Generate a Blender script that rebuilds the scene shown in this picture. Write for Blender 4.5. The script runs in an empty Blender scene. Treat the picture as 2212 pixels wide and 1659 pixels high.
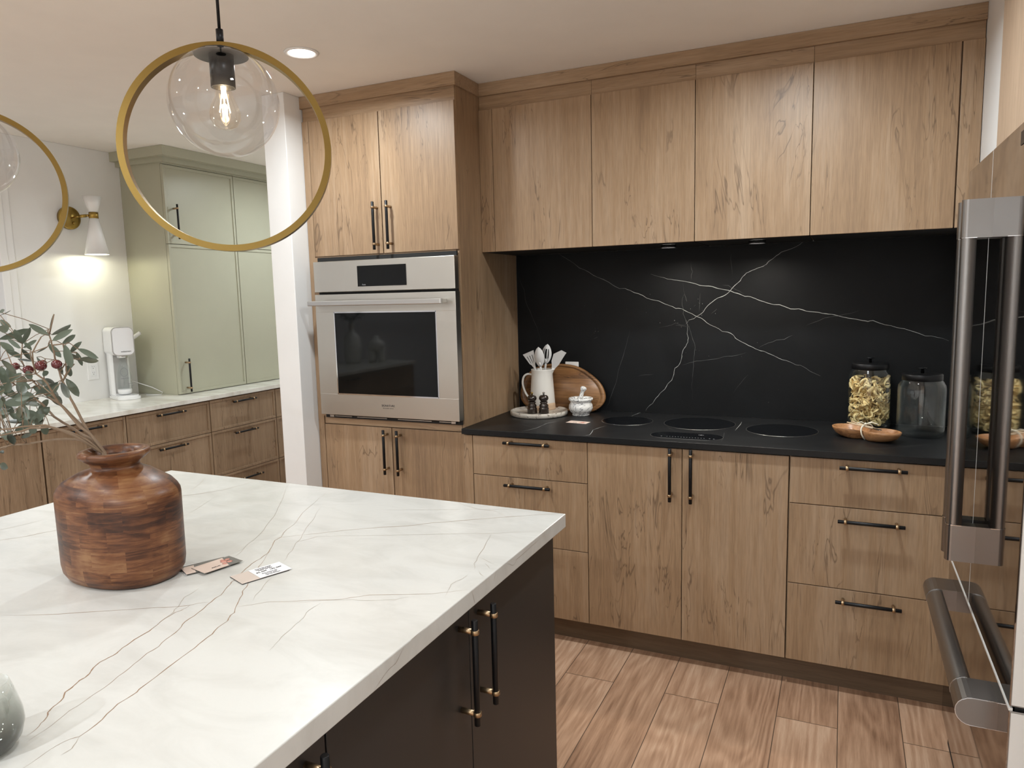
import bpy, bmesh, math, random
from mathutils import Vector, Matrix
R = math.radians
S = bpy.context.scene
COL = S.collection
rng = random.Random(7)

# ------------------------------------------------------------------ camera
CAM = (1.5197, -3.3856, 1.4949)
YAW, PITCH, ROLL, FPX = .4318, -.1233, -.0245, 1560.34
fw = Vector((-math.sin(YAW)*math.cos(PITCH), math.cos(YAW)*math.cos(PITCH), math.sin(PITCH)))
rt = Vector((math.cos(YAW), math.sin(YAW), 0)); upv = rt.cross(fw)
rt2 = rt*math.cos(ROLL) + upv*math.sin(ROLL); up2 = -rt*math.sin(ROLL) + upv*math.cos(ROLL)
cd = bpy.data.cameras.new('camera'); cam = bpy.data.objects.new('camera', cd); COL.objects.link(cam)
M = Matrix((rt2, up2, -fw)).transposed().to_4x4(); M.translation = Vector(CAM); cam.matrix_world = M
cd.sensor_fit = 'HORIZONTAL'; cd.sensor_width = 36; cd.lens = 36*FPX/2212; cd.clip_start = .02
S.camera = cam

# ------------------------------------------------------------------ world, exposure
w = bpy.data.worlds.new('world'); S.world = w; w.use_nodes = True
w.node_tree.nodes['Background'].inputs[0].default_value = (.9, .95, 1, 1)
w.node_tree.nodes['Background'].inputs[1].default_value = .15
S.view_settings.view_transform = 'Standard'; S.view_settings.look = 'None'
S.view_settings.gamma = 1; S.view_settings.use_curve_mapping = False
S.view_settings.exposure = 0.5
S.cycles.max_bounces = 10; S.cycles.diffuse_bounces = 5; S.cycles.glossy_bounces = 5
S.cycles.transparent_max_bounces = 16; S.cycles.transmission_bounces = 8
S.cycles.sample_clamp_indirect = 6; S.cycles.caustics_reflective = False; S.cycles.caustics_refractive = False

CEIL = 2.43
WARM = (.885, .965, 1.0)
# recessed downlights: x, y, watts; first seen, others unseen, farthest added to raise ambient
CANS = [(-.392, -1.082, 9), (1.30, -1.12, 11.5), (-.42, -3.0, 3.5), (1.25, -2.72, 5), (-1.75, -2.3, 12), (-1.55, .6, 9), (-1.75, -3.7, 16), (.3, -4.6, 28), (-1.6, -5.2, 24), (1.2, -5.4, 26)]
UNDER_LIGHTS = [(.83, -.26, 2.4), (1.19, -.26, 2.4)]
PENDANT_W, SCONCE_W, UNDER_K = 1.1, 1.35, 1.0

# ------------------------------------------------------------------ helpers
def tag(o, label=None, cat=None, group=None, kind=None):
    if label: o['label'] = label
    if cat: o['category'] = cat
    if group: o['group'] = group
    if kind: o['kind'] = kind
    return o
def thing(name, label, cat, loc=(0, 0, 0), rotz=0, group=None):
    o = bpy.data.objects.new(name, None); COL.objects.link(o)
    o.location = loc; o.rotation_euler = (0, 0, rotz); o.empty_display_size = .05
    return tag(o, label, cat, group)

class MB:
    """collects shapes into one mesh"""
    def __init__(s): s.v = []; s.f = []; s.m = []; s.sm = []
    def add(s, vs, fs, mi=0, smooth=False):
        b = len(s.v); s.v += [tuple(x) for x in vs]
        for f in fs: s.f.append(tuple(b+i for i in f)); s.m.append(mi); s.sm.append(smooth)
        return s
    def box(s, x0, x1, y0, y1, z0, z1, mi=0, bev=0):
        if x0 > x1: x0, x1 = x1, x0
        if y0 > y1: y0, y1 = y1, y0
        if z0 > z1: z0, z1 = z1, z0
        if bev:
            bm = bmesh.new(); bmesh.ops.create_cube(bm, size=1)
            for v in bm.verts:
                v.co = Vector(((x0+x1)/2+v.co.x*(x1-x0), (y0+y1)/2+v.co.y*(y1-y0), (z0+z1)/2+v.co.z*(z1-z0)))
            bmesh.ops.bevel(bm, geom=bm.edges[:], offset=bev, segments=2, affect='EDGES', profile=.5)
            s.frombm(bm, mi); return s
        vs = [(x, y, z) for z in (z0, z1) for y in (y0, y1) for x in (x0, x1)]
        return s.add(vs, [(0, 2, 3, 1), (4, 5, 7, 6), (0, 1, 5, 4), (2, 6, 7, 3), (0, 4, 6, 2), (1, 3, 7, 5)], mi)
    def frombm(s, bm, mi=0, smooth=False, mat=None):
        bm.verts.ensure_lookup_table(); bm.verts.index_update()
        vs = [(mat @ v.co) if mat else v.co.copy() for v in bm.verts]
        s.add(vs, [[v.index for v in f.verts] for f in bm.faces], mi, smooth); bm.free(); return s
    def tube(s, pts, r, n=12, mi=0, caps=True, radii=None, flat=None, closed=False):
        pts = [Vector(p) for p in pts]; m = len(pts); vs = []
        up = None
        for i, p in enumerate(pts):
            if closed: t = pts[(i+1) % m]-pts[i-1]
            else: t = (pts[min(i+1, m-1)]-pts[max(i-1, 0)])
            t = t.normalized() if t.length > 1e-9 else Vector((0, 0, 1))
            if up is None:
                a = Vector((0, 0, 1)) if abs(t.z) < .9 else Vector((1, 0, 0))
                up = (a - t*a.dot(t)).normalized()
            else:
                up = up - t*up.dot(t)
                up = up.normalized() if up.length > 1e-6 else Vector((1, 0, 0))
            sd = t.cross(up)
            rr = radii[i] if radii else r
            for k in range(n):
                a = 2*math.pi*k/n
                vs.append(p + (up*math.cos(a)*(flat or 1) + sd*math.sin(a))*rr)
        fs = []
        for i in range(m if closed else m-1):
            j = (i+1) % m
            for k in range(n):
                k2 = (k+1) % n
                fs.append((i*n+k, i*n+k2, j*n+k2, j*n+k))
        s.add(vs, fs, mi, True)
        if caps and not closed:
            b = len(s.v)-len(vs)
            s.f.append(tuple(b+k for k in reversed(range(n)))); s.m.append(mi); s.sm.append(False)
            s.f.append(tuple(b+(m-1)*n+k for k in range(n))); s.m.append(mi); s.sm.append(False)
        return s
    def lathe(s, prof, c=(0, 0, 0), n=40, mi=0, axis='z', sx=1, sy=1, closed=False, smooth=True, power=2, mat=None):
        vs = []; m = len(prof)
        for r, z in prof:
            for k in range(n):
                a = 2*math.pi*k/n; ca, sa = math.cos(a), math.sin(a)
                if power != 2:
                    q = (abs(ca)**power+abs(sa)**power)**(-1/power); ca *= q; sa *= q
                p = Vector((r*ca*sx, r*sa*sy, z))
                if axis == 'x': p = Vector((p.z, p.x, p.y))
                if axis == 'y': p = Vector((p.x, p.z, p.y))
                if mat: p = mat @ p
                vs.append(p+Vector(c))
        fs = []
        for i in range(m-1 if not closed else m):
            j = (i+1) % m
            for k in range(n):
                k2 = (k+1) % n; fs.append((i*n+k, i*n+k2, j*n+k2, j*n+k))
        s.add(vs, fs, mi, smooth)
        b = len(s.v)-len(vs)
        if not closed:
            if prof[0][0] > 1e-4: s.f.append(tuple(b+k for k in reversed(range(n)))); s.m.append(mi); s.sm.append(False)
            if prof[-1][0] > 1e-4: s.f.append(tuple(b+(m-1)*n+k for k in range(n))); s.m.append(mi); s.sm.append(False)
        return s
    def prism(s, poly, a, b, axis='z', mi=0, smooth=False):
        """extrude a 2D outline between a and b along axis"""
        n = len(poly)
        def P(u, v, t): return {'z': (u, v, t), 'y': (u, t, v), 'x': (t, u, v)}[axis]
        vs = [P(u, v, a) for u, v in poly]+[P(u, v, b) for u, v in poly]
        s.add(vs, [tuple(reversed(range(n))), tuple(range(n, 2*n))], mi)
        s.add(vs, [(i, (i+1) % n, n+(i+1) % n, n+i) for i in range(n)], mi, smooth)
        return s
    def build(s, name, mats, parent=None, label=None, mat=None):
        if not isinstance(mats, (list, tuple)): mats = [mats]
        me = bpy.data.meshes.new(name)
        off = Vector(parent.matrix_basis.translation) if (parent and parent.rotation_euler.z == 0) else Vector((0, 0, 0))
        if parent:
            off = Vector((0, 0, 0)); p = parent
            while p: off += p.location; p = p.parent
            r = parent
            rotated = False
            while r:
                rotated = rotated or abs(r.rotation_euler.z) > 1e-9; r = r.parent
            if rotated: off = Vector((0, 0, 0))
        vs = [(mat @ Vector(v) if mat else Vector(v))-off for v in s.v]
        me.from_pydata(vs, [], s.f)
        for m_ in mats: me.materials.append(m_)
        me.polygons.foreach_set('material_index', s.m); me.polygons.foreach_set('use_smooth', s.sm)
        me.validate(); me.update()
        bm = bmesh.new(); bm.from_mesh(me); bmesh.ops.recalc_face_normals(bm, faces=bm.faces[:]); bm.to_mesh(me); bm.free()
        o = bpy.data.objects.new(name, me); COL.objects.link(o)
        if parent: o.parent = parent
        if label: o['label'] = label
        return o

def struct(name, mb, mats):
    o = mb.build(name, mats); o['kind'] = 'structure'; return o
def single(name, mb, mats, label, cat, group=None, kind=None):
    return tag(mb.build(name, mats), label, cat, group, kind)
def copy_tree(o, parent=None):
    c = o.copy(); COL.objects.link(c); c.parent = parent
    for ch in [x for x in bpy.data.objects if x.parent == o]: copy_tree(ch, c)
    return c
def rounded(x0, x1, y0, y1, r, n=6):
    pts = []
    for cx, cy, a0 in ((x1-r, y1-r, 0), (x0+r, y1-r, 90), (x0+r, y0+r, 180), (x1-r, y0+r, 270)):
        for k in range(n+1):
            a = R(a0+90*k/n); pts.append((cx+r*math.cos(a), cy+r*math.sin(a)))
    return pts
def text_mb(mb, txt, size, mat, mi=0, ext=.0004):
    """lettering as flat meshes"""
    cu = bpy.data.curves.new('lettering', 'FONT'); cu.body = txt; cu.size = size; cu.extrude = ext; cu.align_x = 'CENTER'; cu.align_y = 'CENTER'
    o = bpy.data.objects.new('lettering', cu); COL.objects.link(o)
    me = o.to_mesh(); vs = [mat @ v.co for v in me.vertices]; fs = [tuple(p.vertices) for p in me.polygons]
    o.to_mesh_clear(); bpy.data.objects.remove(o); bpy.data.curves.remove(cu)
    mb.add(vs, fs, mi)

# ------------------------------------------------------------------ materials
def newmat(name):
    m = bpy.data.materials.new(name); m.use_nodes = True
    nt = m.node_tree; b = nt.nodes['Principled BSDF']; return m, nt, b
def N(nt, t, **kw):
    n = nt.nodes.new(t)
    for k, v in kw.items():
        if k in n.inputs: n.inputs[k].default_value = v
        else: setattr(n, k, v)
    return n
def plain(name, col, rough=.5, metal=0, spec=.5, coat=0, emit=None, es=1, bump=0, bscale=200, sub=0):
    m, nt, b = newmat(name)
    b.inputs['Base Color'].default_value = (*col, 1); b.inputs['Roughness'].default_value = rough
    b.inputs['Metallic'].default_value = metal; b.inputs['Specular IOR Level'].default_value = spec
    b.inputs['Coat Weight'].default_value = coat; b.inputs['Coat Roughness'].default_value = .05
    if emit: b.inputs['Emission Color'].default_value = (*emit, 1); b.inputs['Emission Strength'].default_value = es
    # a very faint tonal mottling so that no surface is perfectly flat
    no = N(nt, 'ShaderNodeTexNoise', Scale=6.0, Detail=4.0); tc = N(nt, 'ShaderNodeTexCoord')
    nt.links.new(tc.outputs['Object'], no.inputs['Vector'])
    mx = N(nt, 'ShaderNodeMix', data_type='RGBA'); mx.inputs[6].default_value = (*[c*.96 for c in col], 1); mx.inputs[7].default_value = (*[min(1, c*1.04) for c in col], 1)
    nt.links.new(no.outputs['Fac'], mx.inputs[0]); nt.links.new(mx.outputs[2], b.inputs['Base Color'])
    if bump:
        n2 = N(nt, 'ShaderNodeTexNoise', Scale=bscale, Detail=2.0); bp = N(nt, 'ShaderNodeBump', Strength=bump, Distance=.002)
        nt.links.new(tc.outputs['Object'], n2.inputs['Vector']); nt.links.new(n2.outputs['Fac'], bp.inputs['Height']); nt.links.new(bp.outputs[0], b.inputs['Normal'])
    return m
def ramp(nt, stops):
    r = nt.nodes.new('ShaderNodeValToRGB'); e = r.color_ramp.elements
    while len(e) > 1: e.remove(e[0])
    e[0].position = stops[0][0]; e[0].color = (*stops[0][1], 1)
    for p, c in stops[1:]:
        k = e.new(p); k.color = (*c, 1)
    return r
def wood(name, axis='z', dark=(.235, .150, .090), mid=(.345, .224, .130), light=(.44, .315, .21), crack=(.12, .075, .045), rough=.42, scale=1.0, crackamt=.75, rand=True, bump=.12):
    m, nt, b = newmat(name); L = nt.links.new
    tc = N(nt, 'ShaderNodeTexCoord'); oi = N(nt, 'ShaderNodeObjectInfo')
    add = N(nt, 'ShaderNodeVectorMath', operation='MULTIPLY_ADD'); L(oi.outputs['Random'], add.inputs[0]); add.inputs[1].default_value = (17, 23, 31) if rand else (0, 0, 0); L(tc.outputs['Object'], add.inputs[2])
    def mapped(st, k):
        sc = [k, k, k]; sc['xyz'.index(axis)] = k*st
        mp = N(nt, 'ShaderNodeMapping'); mp.inputs['Scale'].default_value = sc; L(add.outputs[0], mp.inputs['Vector']); return mp
    # broad tone
    a = N(nt, 'ShaderNodeTexNoise', Scale=5.0*scale, Detail=5.0, Roughness=.6, Distortion=.6); L(mapped(.13, 1).outputs[0], a.inputs['Vector'])
    # fine streaks
    f = N(nt, 'ShaderNodeTexNoise', Scale=70.0*scale, Detail=6.0, Roughness=.65, Distortion=.3); L(mapped(.03, 1).outputs[0], f.inputs['Vector'])
    # fine pores
    g = N(nt, 'ShaderNodeTexNoise', Scale=210.0*scale, Detail=2.0, Roughness=.6); L(mapped(.06, 1).outputs[0], g.inputs['Vector'])
    mx = N(nt, 'ShaderNodeMath', operation='MULTIPLY_ADD'); L(f.outputs['Fac'], mx.inputs[0]); mx.inputs[1].default_value = .42
    m2 = N(nt, 'ShaderNodeMath', operation='MULTIPLY'); L(a.outputs['Fac'], m2.inputs[0]); m2.inputs[1].default_value = .66; L(m2.outputs[0], mx.inputs[2])
    cr = ramp(nt, [(.33, dark), (.52, mid), (.74, light)]); L(mx.outputs[0], cr.inputs[0])
    # wandering dark cracks: thin iso lines of a stretched noise, only inside sparse patches
    c = N(nt, 'ShaderNodeTexNoise', Scale=9.0*scale, Detail=3.5, Roughness=.62, Distortion=1.6); L(mapped(.13, 1).outputs[0], c.inputs['Vector'])
    s1 = N(nt, 'ShaderNodeMath', operation='SUBTRACT'); L(c.outputs['Fac'], s1.inputs[0]); s1.inputs[1].default_value = .5
    ab = N(nt, 'ShaderNodeMath', operation='ABSOLUTE'); L(s1.outputs[0], ab.inputs[0])
    r1 = N(nt, 'ShaderNodeMapRange'); r1.inputs[1].default_value = .0; r1.inputs[2].default_value = .014; r1.inputs[3].default_value = 1; r1.inputs[4].default_value = 0; L(ab.outputs[0], r1.inputs[0])
    pt = N(nt, 'ShaderNodeTexNoise', Scale=6.5*scale, Detail=2.0); L(mapped(.35, 1.3).outputs[0], pt.inputs['Vector'])
    r2 = N(nt, 'ShaderNodeMapRange'); r2.inputs[1].default_value = .47; r2.inputs[2].default_value = .60; L(pt.outputs['Fac'], r2.inputs[0])
    mu = N(nt, 'ShaderNodeMath', operation='MULTIPLY'); L(r1.outputs[0], mu.inputs[0]); L(r2.outputs[0], mu.inputs[1])
    mu2 = N(nt, 'ShaderNodeMath', operation='MULTIPLY'); L(mu.outputs[0], mu2.inputs[0]); mu2.inputs[1].default_value = crackamt
    mc = N(nt, 'ShaderNodeMix', data_type='RGBA'); L(mu2.outputs[0], mc.inputs[0]); L(cr.outputs[0], mc.inputs[6]); mc.inputs[7].default_value = (*crack, 1)
    # pores darken a little
    r3 = N(nt, 'ShaderNodeMapRange'); r3.inputs[1].default_value = .35; r3.inputs[2].default_value = .62; r3.inputs[3].default_value = .88; r3.inputs[4].default_value = 1.04; L(g.outputs['Fac'], r3.inputs[0])
    hs = N(nt, 'ShaderNodeHueSaturation'); L(mc.outputs[2], hs.inputs['Color']); L(r3.outputs[0], hs.inputs['Value'])
    L(hs.outputs[0], b.inputs['Base Color']); b.inputs['Roughness'].default_value = rough; b.inputs['Specular IOR Level'].default_value = .45
    bp = N(nt, 'ShaderNodeBump', Strength=bump, Distance=.0012); L(g.outputs['Fac'], bp.inputs['Height']); L(bp.outputs[0], b.inputs['Normal'])
    return m

OAKV = wood('oak_vertical_grain'); OAKX = wood('oak_lengthwise_grain', 'x'); OAKY = wood('oak_crosswise_grain', 'y')
OAKC = wood('oak_crown_grain', 'x', dark=(.20, .13, .08), mid=(.28, .19, .12), light=(.37, .265, .175), crackamt=.4)
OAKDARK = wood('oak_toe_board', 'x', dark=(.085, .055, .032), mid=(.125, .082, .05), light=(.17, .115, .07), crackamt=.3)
PALEOAK = wood('pale_oak', 'z', dark=(.34, .24, .165), mid=(.38, .265, .18), light=(.46, .335, .235), crackamt=.2)
OAKP = wood('pantry_oak', 'z', dark=(.20, .130, .078), mid=(.29, .197, .122), light=(.385, .275, .18))

def floor_mat():
    m, nt, b = newmat('plank_floor'); L = nt.links.new
    tc = N(nt, 'ShaderNodeTexCoord'); mp = N(nt, 'ShaderNodeMapping'); mp.inputs['Rotation'].default_value = (0, 0, R(90)); mp.inputs['Location'].default_value = (.37, .036, 0)
    L(tc.outputs['Object'], mp.inputs['Vector'])
    br = N(nt, 'ShaderNodeTexBrick', offset=.37, offset_frequency=2); br.inputs['Scale'].default_value = 1; br.inputs['Brick Width'].default_value = 1.22; br.inputs['Row Height'].default_value = .197
    br.inputs['Mortar Size'].default_value = .0016; br.inputs['Mortar Smooth'].default_value = .2; br.inputs['Bias'].default_value = 0
    br.inputs['Color1'].default_value = (0, 0, 0, 1); br.inputs['Color2'].default_value = (1, 1, 1, 1); br.inputs['Mortar'].default_value = (.5, .5, .5, 1)
    L(mp.outputs[0], br.inputs['Vector'])
    # grain with per plank offset
    of = N(nt, 'ShaderNodeVectorMath', operation='MULTIPLY_ADD'); L(br.outputs['Color'], of.inputs[0]); of.inputs[1].default_value = (7, 13, 5); L(tc.outputs['Object'], of.inputs[2])
    def mapped(sx, sy):
        q = N(nt, 'ShaderNodeMapping'); q.inputs['Scale'].default_value = (sx, sy, 1); L(of.outputs[0], q.inputs['Vector']); return q
    a = N(nt, 'ShaderNodeTexNoise', Scale=4.6, Detail=2.5, Distortion=.35); L(mapped(1, .16).outputs[0], a.inputs['Vector'])
    wv = N(nt, 'ShaderNodeMath', operation='MULTIPLY'); L(a.outputs['Fac'], wv.inputs[0]); wv.inputs[1].default_value = 85
    sn = N(nt, 'ShaderNodeMath', operation='SINE'); L(wv.outputs[0], sn.inputs[0])
    f = N(nt, 'ShaderNodeTexNoise', Scale=90.0, Detail=6.0, Roughness=.7); L(mapped(1, .05).outputs[0], f.inputs['Vector'])
    c = N(nt, 'ShaderNodeTexNoise', Scale=3.0, Detail=3.0); L(mapped(1, .4).outputs[0], c.inputs['Vector'])
    s = N(nt, 'ShaderNodeMath', operation='MULTIPLY_ADD'); L(sn.outputs[0], s.inputs[0]); s.inputs[1].default_value = .05
    t = N(nt, 'ShaderNodeMath', operation='MULTIPLY_ADD'); L(f.outputs['Fac'], t.inputs[0]); t.inputs[1].default_value = .55
    u = N(nt, 'ShaderNodeMath', operation='MULTIPLY_ADD'); L(c.outputs['Fac'], u.inputs[0]); u.inputs[1].default_value = .5; 
    sp = N(nt, 'ShaderNodeSeparateColor'); L(br.outputs['Color'], sp.inputs[0]); v = N(nt, 'ShaderNodeMath', operation='MULTIPLY'); L(sp.outputs[0], v.inputs[0]); v.inputs[1].default_value = .07
    L(v.outputs[0], u.inputs[2]); L(u.outputs[0], t.inputs[2]); L(t.outputs[0], s.inputs[2])
    cr = ramp(nt, [(.34, (.20, .105, .060)), (.50, (.37, .215, .132)), (.62, (.48, .295, .19)), (.76, (.62, .42, .29))]); L(s.outputs[0], cr.inputs[0])
    mx = N(nt, 'ShaderNodeMix', data_type='RGBA'); L(br.outputs['Fac'], mx.inputs[0]); L(cr.outputs[0], mx.inputs[6]); mx.inputs[7].default_value = (.10, .062, .04, 1)
    L(mx.outputs[2], b.inputs['Base Color']); b.inputs['Roughness'].default_value = .38; b.inputs['Specular IOR Level'].default_value = .45
    bp = N(nt, 'ShaderNodeBump', Strength=.15, Distance=.001); L(f.outputs['Fac'], bp.inputs['Height']); L(bp.outputs[0], b.inputs['Normal'])
    return m
FLOOR = floor_mat()

def stone(name, base, second, rough, nscale=3, bump=.03, spec=.5, speck=None):
    m, nt, b = newmat(name); L = nt.links.new
    tc = N(nt, 'ShaderNodeTexCoord')
    a = N(nt, 'ShaderNodeTexNoise', Scale=nscale, Detail=7.0, Roughness=.6, Distortion=.7); mp = N(nt, 'ShaderNodeMapping'); mp.inputs['Scale'].default_value = (1, 2.2, 1); mp.inputs['Rotation'].default_value = (0, 0, .5)
    L(tc.outputs['Object'], mp.inputs['Vector']); L(mp.outputs[0], a.inputs['Vector'])
    cr = ramp(nt, [(.35, second), (.6, base)]); L(a.outputs['Fac'], cr.inputs[0]); src = cr.outputs[0]
    if speck:
        f = N(nt, 'ShaderNodeTexNoise', Scale=speck[1], Detail=3.0, Roughness=.6); L(tc.outputs['Object'], f.inputs['Vector'])
        rr = ramp(nt, [(speck[2], (1, 1, 1)), (speck[2]+.06, (0, 0, 0))]); L(f.outputs['Fac'], rr.inputs[0])
        mx = N(nt, 'ShaderNodeMix', data_type='RGBA'); L(rr.outputs[0], mx.inputs[0]); L(src, mx.inputs[6]); mx.inputs[7].default_value = (*speck[0], 1); src = mx.outputs[2]
    L(src, b.inputs['Base Color']); b.inputs['Roughness'].default_value = rough; b.inputs['Specular IOR Level'].default_value = spec
    n2 = N(nt, 'ShaderNodeTexNoise', Scale=60.0, Detail=3.0); L(tc.outputs['Object'], n2.inputs['Vector'])
    bp = N(nt, 'ShaderNodeBump', Strength=bump, Distance=.004); L(n2.outputs['Fac'], bp.inputs['Height']); L(bp.outputs[0], b.inputs['Normal'])
    return m
QUARTZ = stone('cream_quartz', (.63, .62, .59), (.56, .548, .517), .24, 5, .05)
VEINB = plain('rust_vein', (.27, .165, .10), .35); VEING = plain('grey_vein', (.34, .29, .235), .35)
BLACKSTONE = stone('black_stone', (.0045, .0049, .0056), (.0070, .0076, .0085), .42, 4, .02, .34)
SPLASHSTONE = stone('black_splash_stone', (.0040, .0044, .0050), (.0062, .0068, .0076), .50, 4, .02, .16)
VEINW = plain('chalk_vein', (.36, .37, .36), .5); VEIND = plain('dim_chalk_vein', (.075, .078, .078), .5)
PANTRYTOP = stone('white_marble', (.80, .79, .74), (.62, .59, .52), .2, 3, .02)
WHITEWALL = plain('white_wall_paint', (.80, .79, .775), .6, bump=.05)
CEILM = plain('ceiling_paint', (.88, .84, .79), .85, bump=.04)
TRIMW = plain('white_trim_paint', (.82, .81, .80), .35)
SAGE = plain('sage_cabinet_paint', (.42, .41, .31), .38)
CHAR = plain('charcoal_cabinet_paint', (.019, .018, .018), .40)
BLACKM = plain('matte_black_metal', (.012, .012, .013), .38, .6)
BRASSG = plain('golden_brass', (.40, .27, .075), .33, 1)
BRASS = plain('aged_brass', (.44, .31, .185), .33, 1)
GOLD = plain('brushed_brass', (.25, .165, .050), .30, 1)
STEEL = plain('brushed_steel', (.55, .53, .485), .34, 1)
STEELH = plain('satin_steel', (.55, .54, .52), .3, 1)
MIRRORS = plain('polished_steel', (.36, .335, .315), .035, 1)
FHANDLE = plain('satin_dark_steel', (.30, .29, .285), .3, 1)
FSIDE = plain('steel_side', (.78, .76, .73), .4, .3)
CHROME = plain('chrome', (.75, .75, .76), .08, 1)
BLACKGLASS = plain('black_glass', (.004, .0045, .0045), .04, 0, .28)
ZONEGLASS = plain('ceramic_zone_glass', (.003, .0035, .0045), .14, 0, .22)
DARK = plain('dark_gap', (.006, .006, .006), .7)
GLOSSW = plain('glossy_white_plastic', (.83, .83, .83), .15, 0, .5)
CERAMIC = plain('white_ceramic', (.76, .74, .70), .3)
CLAY = plain('bare_clay', (.56, .40, .27), .7)
UTEN = plain('white_silicone', (.68, .68, .68), .45)
MILLW = plain('dark_lacquered_wood', (.018, .011, .008), .12, 0, .6, .6)
LIGHTGREY = plain('light_grey_plastic', (.42, .41, .40), .4)
INK = plain('black_ink', (.03, .03, .03), .6); GREYINK = plain('grey_ink', (.25, .25, .26), .6)
PAPER = plain('white_paper', (.80, .79, .80), .5); BLUSH = plain('blush_card', (.68, .53, .45), .45); GREYCARD = plain('grey_card', (.16, .15, .135), .4); BEIGECARD = plain('beige_card', (.58, .49, .43), .45); ROSE = plain('rose_print', (.60, .26, .20), .45)
RAFFIA = plain('cream_ribbon', (.78, .72, .58), .7)
PASTA = plain('dry_egg_pasta', (.90, .68, .33), .55)
STEM = plain('olive_twig', (.20, .135, .085), .7); OLIVE = plain('ripe_olive', (.11, .018, .02), .18, 0, .6)
def leafm():
    m, nt, b = newmat('olive_leaf'); L = nt.links.new
    tc = N(nt, 'ShaderNodeTexCoord'); g = N(nt, 'ShaderNodeNewGeometry')
    no = N(nt, 'ShaderNodeTexNoise', Scale=14.0, Detail=2.0); L(tc.outputs['Object'], no.inputs['Vector'])
    cr = ramp(nt, [(.38, (.024, .031, .021)), (.62, (.080, .088, .056))]); L(no.outputs['Fac'], cr.inputs[0])
    mx = N(nt, 'ShaderNodeMix', data_type='RGBA'); L(g.outputs['Backfacing'], mx.inputs[0]); L(cr.outputs[0], mx.inputs[6]); mx.inputs[7].default_value = (.10, .125, .09, 1)
    L(mx.outputs[2], b.inputs['Base Color']); b.inputs['Roughness'].default_value = .42; return m
LEAF = leafm()
def glass(name, tint=(1, 1, 1), f0=.04, edge=.55, rough=.0):
    m, nt, b = newmat(name); L = nt.links.new
    nt.nodes.remove(b); out = nt.nodes['Material Output']
    tr = N(nt, 'ShaderNodeBsdfTransparent'); tr.inputs[0].default_value = (*tint, 1)
    gl = N(nt, 'ShaderNodeBsdfGlossy', Roughness=rough); gl.inputs[0].default_value = (1, 1, 1, 1)
    lw = N(nt, 'ShaderNodeLayerWeight', Blend=.5); pw = N(nt, 'ShaderNodeMath', operation='POWER'); L(lw.outputs['Facing'], pw.inputs[0]); pw.inputs[1].default_value = 3.0
    mr = N(nt, 'ShaderNodeMapRange'); mr.inputs[3].default_value = f0; mr.inputs[4].default_value = edge; L(pw.outputs[0], mr.inputs[0])
    mx = N(nt, 'ShaderNodeMixShader'); L(mr.outputs[0], mx.inputs[0]); L(tr.outputs[0], mx.inputs[1]); L(gl.outputs[0], mx.inputs[2]); L(mx.outputs[0], out.inputs[0])
    return m
GLASS = glass('clear_glass', (.97, .97, .97)); JARGLASS = glass('jar_glass', (.95, .97, .97), .03, .55); GLOBE = glass('globe_glass', (.96, .96, .965), .05, .5); SMOKE = glass('smoked_glass', (.9, .9, .9), .05, .6)
def ombre(m):
    # glass tinted grey towards its foot
    nt = m.node_tree; L = nt.links.new; tc = N(nt, 'ShaderNodeTexCoord'); sx = N(nt, 'ShaderNodeSeparateXYZ'); L(tc.outputs['Object'], sx.inputs[0])
    mr = N(nt, 'ShaderNodeMapRange'); mr.inputs[1].default_value = .005; mr.inputs[2].default_value = .07; L(sx.outputs[2], mr.inputs[0])
    cr = ramp(nt, [(0, (.42, .43, .41)), (.5, (.70, .71, .69)), (1, (.93, .94, .93))]); L(mr.outputs[0], cr.inputs[0])
    L(cr.outputs[0], [n for n in nt.nodes if n.bl_idname == 'ShaderNodeBsdfTransparent'][0].inputs[0])
ombre(SMOKE)
BULBG = glass('bulb_glass', (1, .97, .92), .05, .5)
def emis(name, col, s):
    m, nt, b = newmat(name); nt.nodes.remove(b); e = N(nt, 'ShaderNodeEmission', Strength=s); e.inputs[0].default_value = (*col, 1)
    nt.links.new(e.outputs[0], nt.nodes['Material Output'].inputs[0]); return m
LENS = emis('lamp_lens', (1, .93, .84), 9); FILA = emis('filament', (1, .76, .46), 14)
def marble(name):
    m, nt, b = newmat(name); L = nt.links.new; tc = N(nt, 'ShaderNodeTexCoord')
    a = N(nt, 'ShaderNodeTexNoise', Scale=22.0, Detail=6.0, Distortion=1.8); L(tc.outputs['Object'], a.inputs['Vector'])
    s1 = N(nt, 'ShaderNodeMath', operation='SUBTRACT'); L(a.outputs['Fac'], s1.inputs[0]); s1.inputs[1].default_value = .5
    ab = N(nt, 'ShaderNodeMath', operation='ABSOLUTE'); L(s1.outputs[0], ab.inputs[0])
    cr = ramp(nt, [(.0, (.12, .12, .13)), (.016, (.5, .5, .5)), (.05, (.80, .79, .77))]); L(ab.outputs[0], cr.inputs[0])
    L(cr.outputs[0], b.inputs['Base Color']); b.inputs['Roughness'].default_value = .22; return m
MARBLE = marble('veined_marble')
GRANITE = stone('speckled_travertine', (.66, .62, .56), (.50, .45, .39), .3, 18, .03, .5, ((.20, .17, .14), 70, .36))
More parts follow.
